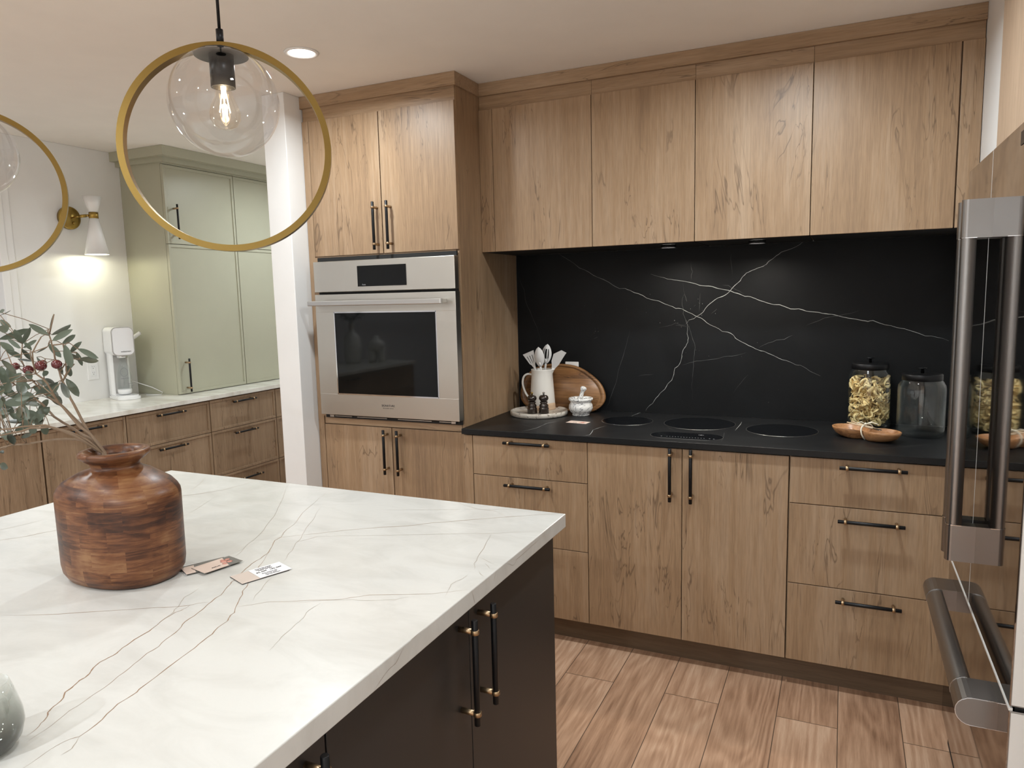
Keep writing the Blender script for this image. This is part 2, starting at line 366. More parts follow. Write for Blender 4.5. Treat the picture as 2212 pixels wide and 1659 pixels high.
def vase_mat():
    m, nt, b = newmat('carved_block_wood'); L = nt.links.new; tc = N(nt, 'ShaderNodeTexCoord')
    sx = N(nt, 'ShaderNodeSeparateXYZ'); L(tc.outputs['Object'], sx.inputs[0])
    at = N(nt, 'ShaderNodeMath', operation='ARCTAN2'); L(sx.outputs[1], at.inputs[0]); L(sx.outputs[0], at.inputs[1])
    k = N(nt, 'ShaderNodeMath', operation='MULTIPLY'); L(at.outputs[0], k.inputs[0]); k.inputs[1].default_value = .14
    cb = N(nt, 'ShaderNodeCombineXYZ'); L(k.outputs[0], cb.inputs[0]); L(sx.outputs[2], cb.inputs[1])
    br = N(nt, 'ShaderNodeTexBrick', offset=.43); br.inputs['Scale'].default_value = 1; br.inputs['Brick Width'].default_value = .085; br.inputs['Row Height'].default_value = .042; br.inputs['Mortar Size'].default_value = .0; 
    br.inputs['Color1'].default_value = (0, 0, 0, 1); br.inputs['Color2'].default_value = (1, 1, 1, 1); L(cb.outputs[0], br.inputs['Vector'])
    of = N(nt, 'ShaderNodeVectorMath', operation='MULTIPLY_ADD'); L(br.outputs['Color'], of.inputs[0]); of.inputs[1].default_value = (3, 2, 5); L(tc.outputs['Object'], of.inputs[2])
    mp = N(nt, 'ShaderNodeMapping'); mp.inputs['Scale'].default_value = (1, 1, 9); L(of.outputs[0], mp.inputs['Vector'])
    f = N(nt, 'ShaderNodeTexNoise', Scale=14.0, Detail=7.0, Roughness=.65, Distortion=.6); L(mp.outputs[0], f.inputs['Vector'])
    c = N(nt, 'ShaderNodeTexNoise', Scale=11.0, Detail=4.0, Distortion=.8); L(tc.outputs['Object'], c.inputs['Vector'])
    sp = N(nt, 'ShaderNodeSeparateColor'); L(br.outputs['Color'], sp.inputs[0])
    q = N(nt, 'ShaderNodeMath', operation='MULTIPLY_ADD'); L(sp.outputs[0], q.inputs[0]); q.inputs[1].default_value = .13
    q2 = N(nt, 'ShaderNodeMath', operation='MULTIPLY_ADD'); L(f.outputs['Fac'], q2.inputs[0]); q2.inputs[1].default_value = .55
    q3 = N(nt, 'ShaderNodeMath', operation='MULTIPLY'); L(c.outputs['Fac'], q3.inputs[0]); q3.inputs[1].default_value = .45; L(q3.outputs[0], q2.inputs[2]); L(q2.outputs[0], q.inputs[2])
    cr = ramp(nt, [(.38, (.020, .007, .004)), (.50, (.072, .024, .009)), (.60, (.15, .056, .021)), (.73, (.25, .125, .055))]); L(q.outputs[0], cr.inputs[0])
    L(cr.outputs[0], b.inputs['Base Color']); b.inputs['Roughness'].default_value = .42; b.inputs['Specular IOR Level'].default_value = .32; b.inputs['Coat Weight'].default_value = .12; b.inputs['Coat Roughness'].default_value = .28
    bp = N(nt, 'ShaderNodeBump', Strength=.25, Distance=.002); L(f.outputs['Fac'], bp.inputs['Height']); L(bp.outputs[0], b.inputs['Normal'])
    return m
VASEW = vase_mat()
BOARD = wood('acacia_board', 'x', dark=(.045, .018, .008), mid=(.22, .105, .040), light=(.38, .21, .09), crack=(.03, .014, .007), rough=.35, scale=1.7, crackamt=.9, rand=False)
ACACIA = wood('acacia_bowl', 'x', dark=(.13, .05, .018), mid=(.36, .175, .075), light=(.50, .28, .14), crack=(.06, .025, .01), rough=.35, scale=2.0, crackamt=.5)
SPOONW = wood('pale_spoon_wood', 'x', dark=(.45, .32, .19), mid=(.60, .46, .30), light=(.70, .56, .40), rough=.5, scale=2.0, crackamt=.1)
VEINMATS = [VEING, VEINB]

def veins(mb, data, plane, level, mi0, wiggle=.0022, seed=1, k=.36):
    """inlaid vein strips lying in the surface of a slab (plane 'z': x,y ; 'x': y,z ; 'y': x,z)"""
    r = random.Random(seed)
    for w, t, pts in data:
        P = [Vector(p) for p in pts]
        # subdivide with fractal wiggle
        for it in range(2):
            Q = []
            for a, b in zip(P, P[1:]):
                d = b-a; n = Vector((-d.y, d.x)); 
                Q += [a, (a+b)/2+(n.normalized() if n.length > 0 else n)*r.uniform(-1, 1)*min(wiggle, d.length*.12)/(it+1)]
            P = Q+[P[-1]]
        m = len(P); L_, R_ = [], []
        for i, p in enumerate(P):
            d = (P[min(i+1, m-1)]-P[max(i-1, 0)]); n = Vector((-d.y, d.x)).normalized() if d.length > 0 else Vector((0, 1))
            e = min(1, 3.5*i/m+.15, 3.5*(m-1-i)/m+.15)
            h = w*.001*k*e*r.uniform(.55, 1.25); L_.append(p+n*h); R_.append(p-n*h)
        def T(q): return {'z': (q.x, q.y, level), 'x': (level, q.x, q.y), 'y': (q.x, level, q.y)}[plane]
        vs = [T(q) for q in L_]+[T(q) for q in R_]
        mb.add(vs, [(i, i+1, m+i+1, m+i) for i in range(m-1)], mi0+t)
ISL_V = [
 (2.2,1,[(0.523, -2.831), (0.516, -2.81), (0.51, -2.8), (0.494, -2.784), (0.485, -2.765), (0.464, -2.738), (0.456, -2.715), (0.452, -2.698), (0.439, -2.677), (0.428, -2.655), (0.427, -2.624), (0.419, -2.608), (0.41, -2.569), (0.4, -2.523), (0.386, -2.472), (0.389, -2.449), (0.386, -2.439)]),
 (1.2,0,[(0.4, -2.523), (0.383, -2.474), (0.371, -2.452), (0.344, -2.414), (0.334, -2.369)]),
 (1.2,1,[(0.081, -2.608), (0.176, -2.564), (0.334, -2.469), (0.386, -2.439), (0.411, -2.414)]),
 (1.6,1,[(0.537, -2.837), (0.527, -2.791), (0.516, -2.744), (0.498, -2.675), (0.484, -2.627), (0.474, -2.581), (0.457, -2.532), (0.437, -2.494), (0.426, -2.446), (0.413, -2.41), (0.406, -2.38), (0.381, -2.331), (0.371, -2.306), (0.341, -2.236), (0.332, -2.194), (0.319, -2.155), (0.273, -2.084), (0.271, -2.059), (0.252, -2.029), (0.224, -1.952), (0.171, -1.849), (0.128, -1.742), (0.106, -1.681)]),
 (1.6,1,[(0.59, -2.877), (0.584, -2.838), (0.584, -2.824), (0.593, -2.805), (0.578, -2.753), (0.568, -2.704), (0.563, -2.689), (0.536, -2.56), (0.524, -2.512), (0.509, -2.463), (0.502, -2.453), (0.494, -2.431), (0.471, -2.402), (0.452, -2.375), (0.432, -2.349), (0.412, -2.313), (0.361, -2.228), (0.356, -2.216), (0.327, -2.168), (0.318, -2.145)]),
 (1.2,0,[(0.593, -2.805), (0.609, -2.826), (0.609, -2.841)]),
 (1.2,0,[(0.27, -2.218), (0.254, -2.173), (0.213, -2.081), (0.159, -1.984), (0.108, -1.899), (0.024, -1.779), (-0.069, -1.651)]),
 (1.0,0,[(0.487, -2.377), (0.463, -2.329), (0.437, -2.267)]),
 (1.2,0,[(0.396, -2.194), (0.373, -2.151), (0.35, -2.104), (0.328, -2.058), (0.3, -2.011), (0.244, -1.903), (0.202, -1.828)]),
 (1.2,1,[(0.478, -2.409), (0.5, -2.39), (0.52, -2.369), (0.633, -2.315), (0.684, -2.27), (0.795, -2.221), (0.856, -2.175)]),
 (1.0,0,[(0.539, -2.366), (0.636, -2.314), (0.698, -2.293), (0.746, -2.271), (0.763, -2.249)]),
 (1.1,0,[(0.618, -2.335), (0.619, -2.359), (0.632, -2.401), (0.637, -2.43), (0.647, -2.475), (0.662, -2.52)]),
 (1.6,1,[(0.234, -2.095), (0.334, -2.01), (0.44, -1.925), (0.519, -1.876), (0.594, -1.815), (0.713, -1.729), (0.806, -1.669), (0.85, -1.637)]),
 (1.1,0,[(0.306, -2.046), (0.474, -1.972), (0.641, -1.898), (0.742, -1.856), (0.849, -1.798)]),
 (1.2,0,[(0.746, -1.859), (0.761, -1.901), (0.79, -2.008), (0.801, -2.047), (0.817, -2.075)]),
 (1.0,0,[(0.79, -2.008), (0.851, -2.037)]),
 (1.0,0,[(0.823, -2.037), (0.846, -2.06)]),
 (1.0,0,[(0.832, -2.081), (0.854, -2.103)]),
 (1.1,0,[(0.51, -1.63), (0.572, -1.666), (0.622, -1.682), (0.67, -1.681), (0.727, -1.717)]),
 (1.0,0,[(0.371, -1.785), (0.589, -1.697), (0.755, -1.634)]),
 (2.0,1,[(-0.508, -2.476), (-0.391, -2.333), (-0.356, -2.287), (-0.334, -2.239), (-0.313, -2.072), (-0.289, -1.873), (-0.243, -1.816), (-0.216, -1.765), (-0.204, -1.649)]),
 (1.1,0,[(-0.527, -2.366), (-0.48, -2.281), (-0.455, -2.177)]),
 (1.0,0,[(-0.306, -1.822), (-0.414, -1.658)]),
 (1.0,0,[(-0.11, -2.02), (-0.181, -1.842)]),
 (1.2,1,[(0.33, -2.073), (0.356, -2.02)]),
 (1.1,0,[(0.829, -2.225), (0.81, -2.164), (0.818, -2.13), (0.817, -2.107)]),
]
ISL_E = [
 (1.3,0,[(-2.176, 0.914), (-2.162, 0.879)]),
 (1.3,0,[(-2.353, 0.914), (-2.38, 0.914), (-2.401, 0.914)]),
 (1.5,0,[(-2.42, 0.913), (-2.447, 0.895), (-2.477, 0.892), (-2.512, 0.878)]),
 (1.3,0,[(-1.795, 0.918), (-1.778, 0.885)]),
 (1.2,0,[(-1.796, 0.904), (-1.846, 0.903), (-1.957, 0.901), (-1.976, 0.894), (-2.01, 0.908)]),
 (1.2,0,[(-2.064, 0.912), (-2.078, 0.893)]),
]
SPL_V = [
 (3.0,1,[(0.208, 1.705), (0.338, 1.615), (0.43, 1.567), (0.539, 1.51), (0.589, 1.501), (0.671, 1.462), (0.78, 1.425), (0.836, 1.41), (0.896, 1.377), (0.95, 1.344), (1.018, 1.305), (1.066, 1.289), (1.089, 1.266), (1.15, 1.235), (1.201, 1.216), (1.261, 1.187), (1.319, 1.166), (1.352, 1.157), (1.435, 1.111)]),
 (5.0,1,[(0.69, 1.574), (0.77, 1.548), (0.826, 1.539), (0.917, 1.515), (0.971, 1.509), (1.042, 1.49), (1.094, 1.471), (1.138, 1.459), (1.214, 1.429), (1.306, 1.403), (1.371, 1.392), (1.435, 1.382), (1.483, 1.375), (1.592, 1.35), (1.63, 1.35), (1.72, 1.32), (1.823, 1.286), (1.907, 1.266)]),
 (4.0,1,[(1.373, 1.707), (1.324, 1.67), (1.284, 1.655), (1.244, 1.635), (1.211, 1.61), (1.19, 1.591), (1.153, 1.578), (1.119, 1.564), (1.094, 1.531), (1.051, 1.488), (0.998, 1.457), (0.95, 1.42), (0.909, 1.378), (0.868, 1.358), (0.855, 1.34)]),
 (3.0,1,[(0.855, 1.359), (0.862, 1.312), (0.866, 1.275), (0.855, 1.237), (0.839, 1.209), (0.83, 1.162), (0.804, 1.133), (0.79, 1.076), (0.757, 1.032), (0.714, 0.987), (0.675, 0.941), (0.665, 0.923)]),
 (2.0,0,[(0.84, 1.53), (0.847, 1.479), (0.836, 1.433), (0.841, 1.387), (0.855, 1.349), (0.873, 1.312), (0.887, 1.266), (0.897, 1.228), (0.891, 1.172), (0.888, 1.116), (0.882, 1.059), (0.886, 0.988)]),
 (2.2,0,[(0.847, 1.479), (0.859, 1.442)]),
 (2.0,0,[(0.876, 1.624), (0.883, 1.578), (0.879, 1.542)]),
 (1.6,0,[(1.053, 1.652), (1.06, 1.554)]),
 (1.6,0,[(0.918, 1.482), (0.914, 1.395)]),
 (1.8,0,[(0.804, 1.336), (0.836, 1.331), (0.859, 1.326)]),
 (1.6,0,[(0.728, 1.322), (0.808, 1.345), (0.859, 1.335)]),
 (2.0,0,[(0.588, 1.317), (0.563, 1.216), (0.527, 1.098), (0.496, 0.998), (0.467, 0.917)]),
 (1.5,0,[(0.009, 1.589), (0.041, 1.517), (0.061, 1.426), (0.093, 1.354), (0.129, 1.242)]),
 (2.4,0,[(0.837, 1.148), (0.902, 1.168), (0.992, 1.179), (1.063, 1.193), (1.124, 1.21)]),
 (2.6,0,[(1.175, 1.229), (1.217, 1.254), (1.284, 1.27), (1.317, 1.289)]),
 (2.2,0,[(1.369, 1.33), (1.42, 1.35), (1.467, 1.367), (1.575, 1.391)]),
 (1.2,0,[(1.07, 1.023), (1.134, 1.111)]),
 (2.0,0,[(1.015, 1.515), (1.068, 1.496), (1.112, 1.473)]),
 (2.2,0,[(0.968, 1.385), (0.994, 1.409)]),
 (1.6,0,[(0.626, 1.091), (0.704, 1.102)]),
 (1.8,0,[(0.406, 1.269), (0.427, 1.279)]),
]
CTR_V = [
 (2.2,1,[(0.283, -0.615), (0.313, -0.528), (0.314, -0.41), (0.347, -0.313)]),
 (1.4,0,[(0.313, -0.528), (0.39, -0.582)]),
 (1.2,0,[(0.163, -0.431), (0.313, -0.528)]),
 (2.4,1,[(0.562, -0.633), (0.581, -0.596), (0.561, -0.492), (0.584, -0.387)]),
 (2.2,1,[(0.625, -0.121), (0.638, -0.008), (0.645, 0.061)]),
 (2.0,1,[(1.123, -0.332), (1.123, -0.117)]),
 (1.6,0,[(1.087, -0.375), (1.106, -0.584)]),
 (1.8,0,[(1.425, -0.623), (1.671, -0.513), (1.784, -0.423), (1.864, -0.383)]),
 (1.2,0,[(0.837, -0.321), (0.912, -0.44)]),
 (1.0,0,[(0.785, -0.437), (0.589, -0.583)]),
 (1.2,0,[(1.163, -0.472), (1.374, -0.452)]),
]
STEMS = [
 [(0.125, -2.375, 1.0), (0.088, -2.371, 1.18), (0.055, -2.38, 1.223), (0.042, -2.383, 1.249), (0.024, -2.386, 1.285), (0.013, -2.388, 1.307), (0.001, -2.39, 1.333), (-0.006, -2.39, 1.353), (-0.015, -2.391, 1.382), (-0.022, -2.39, 1.411), (-0.028, -2.39, 1.433), (-0.03, -2.389, 1.446)],
 [(0.125, -2.375, 1.0), (0.086, -2.372, 1.18), (0.04, -2.378, 1.232), (0.009, -2.382, 1.257), (-0.023, -2.385, 1.283), (-0.051, -2.388, 1.295), (-0.082, -2.392, 1.321), (-0.111, -2.394, 1.347), (-0.132, -2.391, 1.38), (-0.131, -2.385, 1.413)],
 [(0.125, -2.375, 1.0), (0.085, -2.373, 1.179), (0.043, -2.369, 1.207), (-0.009, -2.372, 1.228), (-0.063, -2.375, 1.251), (-0.104, -2.372, 1.277), (-0.146, -2.371, 1.296), (-0.195, -2.372, 1.319), (-0.245, -2.373, 1.342), (-0.287, -2.386, 1.363)],
 [(0.125, -2.375, 1.0), (0.083, -2.373, 1.179), (0.066, -2.389, 1.206), (0.041, -2.41, 1.228), (0.011, -2.434, 1.243), (-0.015, -2.458, 1.243), (-0.037, -2.482, 1.236), (-0.048, -2.499, 1.233), (-0.071, -2.515, 1.228)],
 [(0.125, -2.375, 1.0), (0.083, -2.373, 1.179), (0.069, -2.401, 1.208), (0.051, -2.432, 1.236), (0.04, -2.461, 1.253), (0.022, -2.494, 1.255), (0.005, -2.528, 1.254), (-0.013, -2.551, 1.26)],
 [(0.125, -2.375, 1.0), (0.083, -2.373, 1.179), (0.042, -2.383, 1.206), (-0.002, -2.396, 1.209), (-0.06, -2.418, 1.203), (-0.11, -2.436, 1.197), (-0.145, -2.447, 1.19), (-0.178, -2.461, 1.178)],
 [(0.125, -2.375, 1.0), (0.088, -2.371, 1.18), (0.064, -2.383, 1.221), (0.048, -2.394, 1.238), (0.02, -2.407, 1.281), (0.011, -2.415, 1.301), (-0.002, -2.422, 1.334), (-0.017, -2.433, 1.354), (-0.02, -2.434, 1.398), (-0.003, -2.423, 1.431)],
]
TWIGS = [
 [(0.001, -2.39, 1.333), (0.008, -2.384, 1.352), (0.004, -2.381, 1.394), (-0.001, -2.38, 1.412), (0.012, -2.374, 1.415), (0.03, -2.368, 1.401)],
 [(-0.022, -2.39, 1.411), (-0.001, -2.38, 1.413), (0.014, -2.376, 1.395), (0.027, -2.37, 1.393)],
 [(-0.028, -2.39, 1.433), (-0.02, -2.38, 1.477)],
 [(-0.006, -2.39, 1.353), (0.003, -2.384, 1.368), (0.013, -2.378, 1.381), (0.033, -2.369, 1.38)],
 [(0.001, -2.39, 1.333), (0.016, -2.379, 1.362), (0.023, -2.375, 1.37)],
 [(-0.073, -2.374, 1.292), (-0.083, -2.376, 1.312), (-0.087, -2.373, 1.349), (-0.084, -2.368, 1.379)],
 [(-0.12, -2.388, 1.346), (-0.142, -2.396, 1.364), (-0.175, -2.41, 1.378)],
 [(-0.01, -2.437, 1.354), (-0.023, -2.437, 1.398), (0.009, -2.42, 1.41)],
 [(0.028, -2.426, 1.303), (0.019, -2.429, 1.313), (-0.01, -2.439, 1.34)],
 [(-0.184, -2.348, 1.291), (-0.21, -2.355, 1.327), (-0.238, -2.358, 1.396)],
]
LEAVES = [
 ((-0.007, -2.404, 1.433), (-0.022, -2.434, 1.458), 0.0127), ((-0.02, -2.389, 1.433), (0.036, -2.383, 1.455), 0.0145), ((0.021, -2.415, 1.423), (0.064, -2.399, 1.445), 0.0119), ((-0.087, -2.349, 1.444), (-0.098, -2.33, 1.476), 0.0027),
 ((-0.043, -2.353, 1.411), (-0.001, -2.35, 1.431), 0.0106), ((-0.0, -2.366, 1.394), (0.035, -2.362, 1.417), 0.0098), ((0.058, -2.387, 1.403), (0.119, -2.387, 1.385), 0.0143), ((0.057, -2.385, 1.382), (0.069, -2.352, 1.375), 0.0143),
 ((-0.022, -2.338, 1.392), (-0.026, -2.324, 1.36), 0.01), ((-0.029, -2.345, 1.389), (0.011, -2.349, 1.372), 0.0116), ((0.016, -2.387, 1.411), (0.023, -2.382, 1.362), 0.016), ((-0.025, -2.356, 1.365), (-0.042, -2.344, 1.338), 0.0149),
 ((-0.064, -2.353, 1.369), (-0.028, -2.368, 1.345), 0.0117), ((-0.052, -2.378, 1.413), (-0.035, -2.364, 1.382), 0.0124), ((-0.093, -2.41, 1.418), (-0.087, -2.425, 1.447), 0.013), ((-0.086, -2.412, 1.415), (-0.047, -2.416, 1.451), 0.0113),
 ((-0.19, -2.397, 1.424), (-0.155, -2.353, 1.445), 0.0168), ((-0.125, -2.418, 1.425), (-0.086, -2.416, 1.406), 0.0114), ((-0.186, -2.399, 1.417), (-0.161, -2.386, 1.393), 0.0151), ((-0.17, -2.398, 1.4), (-0.158, -2.372, 1.381), 0.0117),
 ((-0.092, -2.411, 1.404), (-0.066, -2.408, 1.379), 0.0091), ((-0.1, -2.402, 1.406), (-0.07, -2.391, 1.422), 0.0082), ((-0.03, -2.429, 1.404), (-0.033, -2.441, 1.421), 0.0079), ((-0.099, -2.377, 1.383), (-0.054, -2.388, 1.368), 0.0116),
 ((-0.072, -2.466, 1.385), (-0.051, -2.452, 1.355), 0.011), ((-0.103, -2.451, 1.37), (-0.091, -2.45, 1.322), 0.016), ((-0.094, -2.42, 1.383), (-0.056, -2.413, 1.378), 0.0039), ((-0.123, -2.362, 1.391), (-0.082, -2.362, 1.405), 0.0047),
 ((-0.05, -2.414, 1.336), (-0.006, -2.414, 1.33), 0.0123), ((-0.059, -2.388, 1.338), (-0.024, -2.39, 1.319), 0.0131), ((-0.001, -2.399, 1.333), (-0.059, -2.413, 1.305), 0.0145), ((0.005, -2.401, 1.33), (-0.021, -2.413, 1.303), 0.0128),
 ((-0.079, -2.366, 1.301), (-0.034, -2.376, 1.276), 0.0184), ((0.04, -2.419, 1.335), (0.072, -2.426, 1.305), 0.0141), ((-0.033, -2.359, 1.334), (-0.013, -2.348, 1.294), 0.0166), ((-0.063, -2.443, 1.341), (-0.045, -2.449, 1.31), 0.0143),
 ((-0.039, -2.437, 1.36), (-0.03, -2.438, 1.341), 0.0127), ((0.009, -2.433, 1.361), (0.003, -2.424, 1.35), 0.0125), ((-0.182, -2.412, 1.321), (-0.176, -2.383, 1.29), 0.0167), ((-0.146, -2.419, 1.306), (-0.131, -2.384, 1.288), 0.0132),
 ((-0.06, -2.477, 1.295), (-0.005, -2.464, 1.304), 0.0188), ((-0.143, -2.391, 1.278), (-0.127, -2.364, 1.289), 0.0168), ((-0.052, -2.426, 1.255), (-0.048, -2.392, 1.276), 0.0194), ((-0.127, -2.431, 1.265), (-0.104, -2.404, 1.235), 0.0164),
 ((-0.103, -2.462, 1.278), (-0.064, -2.464, 1.283), 0.0096), ((-0.11, -2.449, 1.252), (-0.052, -2.447, 1.249), 0.0162), ((-0.09, -2.451, 1.231), (-0.136, -2.444, 1.21), 0.0193), ((-0.089, -2.458, 1.226), (-0.049, -2.474, 1.209), 0.0144),
 ((-0.03, -2.469, 1.225), (0.01, -2.471, 1.234), 0.0094), ((-0.162, -2.441, 1.151), (-0.137, -2.44, 1.144), 0.0153), ((-0.101, -2.473, 1.191), (-0.068, -2.485, 1.191), 0.008), ((-0.197, -2.388, 1.465), (-0.169, -2.382, 1.451), 0.0152),
 ((-0.097, -2.448, 1.445), (-0.053, -2.455, 1.456), 0.0159), ((-0.079, -2.455, 1.484), (-0.05, -2.462, 1.489), 0.0063), ((-0.158, -2.409, 1.477), (-0.116, -2.411, 1.487), 0.0026), ((-0.029, -2.459, 1.293), (-0.019, -2.46, 1.259), 0.0157),
 ((-0.093, -2.46, 1.3), (-0.103, -2.436, 1.267), 0.0143), ((-0.046, -2.453, 1.317), (-0.018, -2.44, 1.307), 0.011), ((0.007, -2.466, 1.31), (-0.014, -2.482, 1.305), 0.0095), ((-0.121, -2.437, 1.321), (-0.113, -2.467, 1.304), 0.0118),
 ((-0.031, -2.512, 1.338), (-0.002, -2.525, 1.366), 0.0161), ((-0.147, -2.411, 1.222), (-0.133, -2.384, 1.233), 0.0163), ((-0.237, -2.357, 1.328), (-0.269, -2.339, 1.355), 0.0134), ((-0.096, -2.425, 1.251), (-0.081, -2.411, 1.229), 0.0154),
 ((-0.29, -2.372, 1.216), (-0.341, -2.367, 1.203), 0.0166), ((-0.224, -2.441, 1.234), (-0.218, -2.463, 1.264), 0.0115), ((-0.004, -2.48, 1.292), (0.033, -2.5, 1.27), 0.0163), ((-0.267, -2.422, 1.232), (-0.315, -2.416, 1.252), 0.015),
 ((-0.078, -2.428, 1.311), (-0.101, -2.439, 1.291), 0.0099), ((-0.208, -2.447, 1.275), (-0.148, -2.443, 1.279), 0.013), ((-0.174, -2.359, 1.273), (-0.184, -2.389, 1.286), 0.0151), ((-0.12, -2.45, 1.256), (-0.139, -2.426, 1.268), 0.0105),
 ((-0.14, -2.473, 1.279), (-0.181, -2.471, 1.259), 0.0159), ((-0.276, -2.409, 1.228), (-0.277, -2.412, 1.25), 0.0173), ((-0.152, -2.463, 1.245), (-0.149, -2.47, 1.264), 0.0141), ((-0.067, -2.405, 1.261), (-0.092, -2.417, 1.267), 0.0157),
 ((-0.068, -2.457, 1.346), (-0.082, -2.442, 1.371), 0.0173), ((-0.22, -2.355, 1.25), (-0.195, -2.347, 1.237), 0.0185), ((-0.116, -2.464, 1.248), (-0.095, -2.481, 1.228), 0.0158), ((-0.015, -2.511, 1.286), (-0.046, -2.503, 1.297), 0.0104),
 ((-0.092, -2.386, 1.3), (-0.043, -2.391, 1.293), 0.0133), ((0.06, -2.513, 1.328), (0.039, -2.491, 1.338), 0.015), ((-0.093, -2.406, 1.247), (-0.113, -2.417, 1.239), 0.0146), ((-0.095, -2.384, 1.249), (-0.127, -2.388, 1.241), 0.0163),
 ((-0.063, -2.451, 1.253), (-0.055, -2.437, 1.277), 0.0167), ((-0.122, -2.397, 1.308), (-0.153, -2.376, 1.326), 0.0175), ((-0.095, -2.457, 1.306), (-0.071, -2.48, 1.291), 0.0111), ((-0.244, -2.354, 1.246), (-0.228, -2.34, 1.23), 0.012),
 ((-0.2, -2.452, 1.228), (-0.223, -2.476, 1.222), 0.0107), ((-0.232, -2.396, 1.316), (-0.239, -2.425, 1.301), 0.0123), ((-0.193, -2.423, 1.227), (-0.21, -2.424, 1.252), 0.0182), ((0.008, -2.535, 1.306), (0.011, -2.544, 1.322), 0.0098),
 ((-0.233, -2.435, 1.221), (-0.236, -2.417, 1.246), 0.0157), ((-0.105, -2.377, 1.232), (-0.108, -2.367, 1.207), 0.0148), ((0.025, -2.51, 1.346), (0.036, -2.529, 1.33), 0.0155), ((-0.088, -2.48, 1.31), (-0.063, -2.479, 1.288), 0.0127),
 ((-0.059, -2.532, 1.262), (-0.07, -2.558, 1.275), 0.0155), ((-0.133, -2.371, 1.314), (-0.085, -2.37, 1.309), 0.0171), ((-0.005, -2.431, 1.268), (-0.054, -2.433, 1.248), 0.0161), ((-0.038, -2.461, 1.344), (-0.02, -2.445, 1.325), 0.0164),
 ((-0.209, -2.356, 1.336), (-0.199, -2.343, 1.32), 0.0131), ((-0.174, -2.34, 1.256), (-0.176, -2.312, 1.276), 0.0182), ((-0.238, -2.339, 1.243), (-0.202, -2.334, 1.23), 0.0114), ((-0.003, -2.469, 1.299), (0.044, -2.468, 1.295), 0.0098),
 ((-0.216, -2.336, 1.215), (-0.225, -2.321, 1.194), 0.0152), ((-0.019, -2.557, 1.272), (-0.012, -2.54, 1.255), 0.0091), ((-0.192, -2.386, 1.326), (-0.186, -2.36, 1.344), 0.0128), ((-0.275, -2.358, 1.257), (-0.319, -2.361, 1.266), 0.0183),
 ((-0.116, -2.462, 1.27), (-0.098, -2.479, 1.248), 0.0098), ((-0.027, -2.436, 1.24), (-0.027, -2.424, 1.263), 0.0163), ((0.016, -2.534, 1.296), (0.035, -2.538, 1.318), 0.011), ((-0.293, -2.387, 1.314), (-0.321, -2.402, 1.299), 0.0115),
 ((-0.05, -2.491, 1.306), (-0.093, -2.49, 1.298), 0.0101), ((-0.169, -2.327, 1.299), (-0.111, -2.329, 1.291), 0.0179), ((-0.05, -2.516, 1.278), (-0.06, -2.539, 1.291), 0.0094), ((-0.091, -2.469, 1.316), (-0.151, -2.465, 1.306), 0.0109),
 ((-0.3, -2.375, 1.211), (-0.302, -2.407, 1.203), 0.0187), ((0.011, -2.481, 1.282), (0.026, -2.5, 1.27), 0.0128), ((-0.209, -2.372, 1.271), (-0.2, -2.348, 1.288), 0.0107), ((-0.059, -2.508, 1.335), (-0.066, -2.5, 1.357), 0.0118),
 ((-0.079, -2.475, 1.272), (-0.13, -2.468, 1.258), 0.0111), ((-0.318, -2.382, 1.315), (-0.328, -2.391, 1.289), 0.0109), ((-0.095, -2.474, 1.269), (-0.075, -2.465, 1.279), 0.0123),
]
OLIVES = [((-0.002, -2.397, 1.371), 0.0097), ((-0.053, -2.399, 1.367), 0.011), ((-0.097, -2.399, 1.357), 0.01), ((-0.144, -2.397, 1.364), 0.0081), ((-0.192, -2.4, 1.341), 0.0077), ((-0.129, -2.346, 1.366), 0.0077)]
# ================================================================== SETTING
PX = -2.66            # pantry wall plane
YB = 1.25             # far wall of the pantry
mb = MB(); mb.box(-4.2, 4.2, -6.4, 1.4, -.06, 0); struct('floor', mb, FLOOR)
mb = MB(); mb.box(-4.2, 4.2, -6.4, 1.4, CEIL, CEIL+.08); struct('ceiling', mb, CEILM)
mb = MB(); mb.box(-.930, 1.929, .0125, .12, 0, CEIL); struct('wall_back', mb, WHITEWALL)
mb = MB(); mb.box(-.948, -.818, -.71, .012, 0, CEIL, bev=.003); mb.box(-.948, -.93, .012, YB, 0, CEIL); struct('wall_partition', mb, WHITEWALL)
mb = MB(); mb.box(-2.80, -.945, YB, YB+.1, 0, CEIL); struct('wall_pantry', mb, WHITEWALL)
mb = MB(); mb.box(PX-.12, PX, -.905, YB, 0, CEIL, bev=.003); struct('wall_left', mb, WHITEWALL)
GREYWALL = plain('blue_grey_wall_paint', (.52, .53, .56), .7)
mb = MB(); mb.box(-3.35, -3.25, -6.2, -.80, 0, CEIL); mb.box(-3.3, PX-.12, -.85, -.80, 0, CEIL); struct('wall_alcove', mb, GREYWALL)
mb = MB(); mb.box(PX-.125, PX+.012, -.925, -.885, .935, CEIL, bev=.003); mb.box(PX-.01, PX+.007, -.885, -.845, .935, CEIL, bev=.002); struct('trim_1', mb, TRIMW)
mb = MB(); mb.box(1.93, 2.0, -.85, .12, 0, CEIL); struct('wall_right', mb, WHITEWALL)
for nm, b in (('wall_right_near', (1.93, 2.0, -6.2, -1.80)), ('wall_alcove_back', (2.62, 2.7, -1.9, -.75)), ('wall_alcove_far', (2.0005, 2.619, -.85, -.78)), ('wall_alcove_near', (2.0005, 2.619, -1.87, -1.80))):
    mb = MB(); mb.box(*b, 0, CEIL); struct(nm, mb, WHITEWALL)
mb = MB(); mb.box(-3.3, 2.0, -6.3, -6.2, 0, CEIL); struct('wall_front', mb, WHITEWALL)
mb = MB(); mb.box(1.915, 1.93, -6.2, -1.80, 0, .10); struct('baseboard_right', mb, TRIMW)

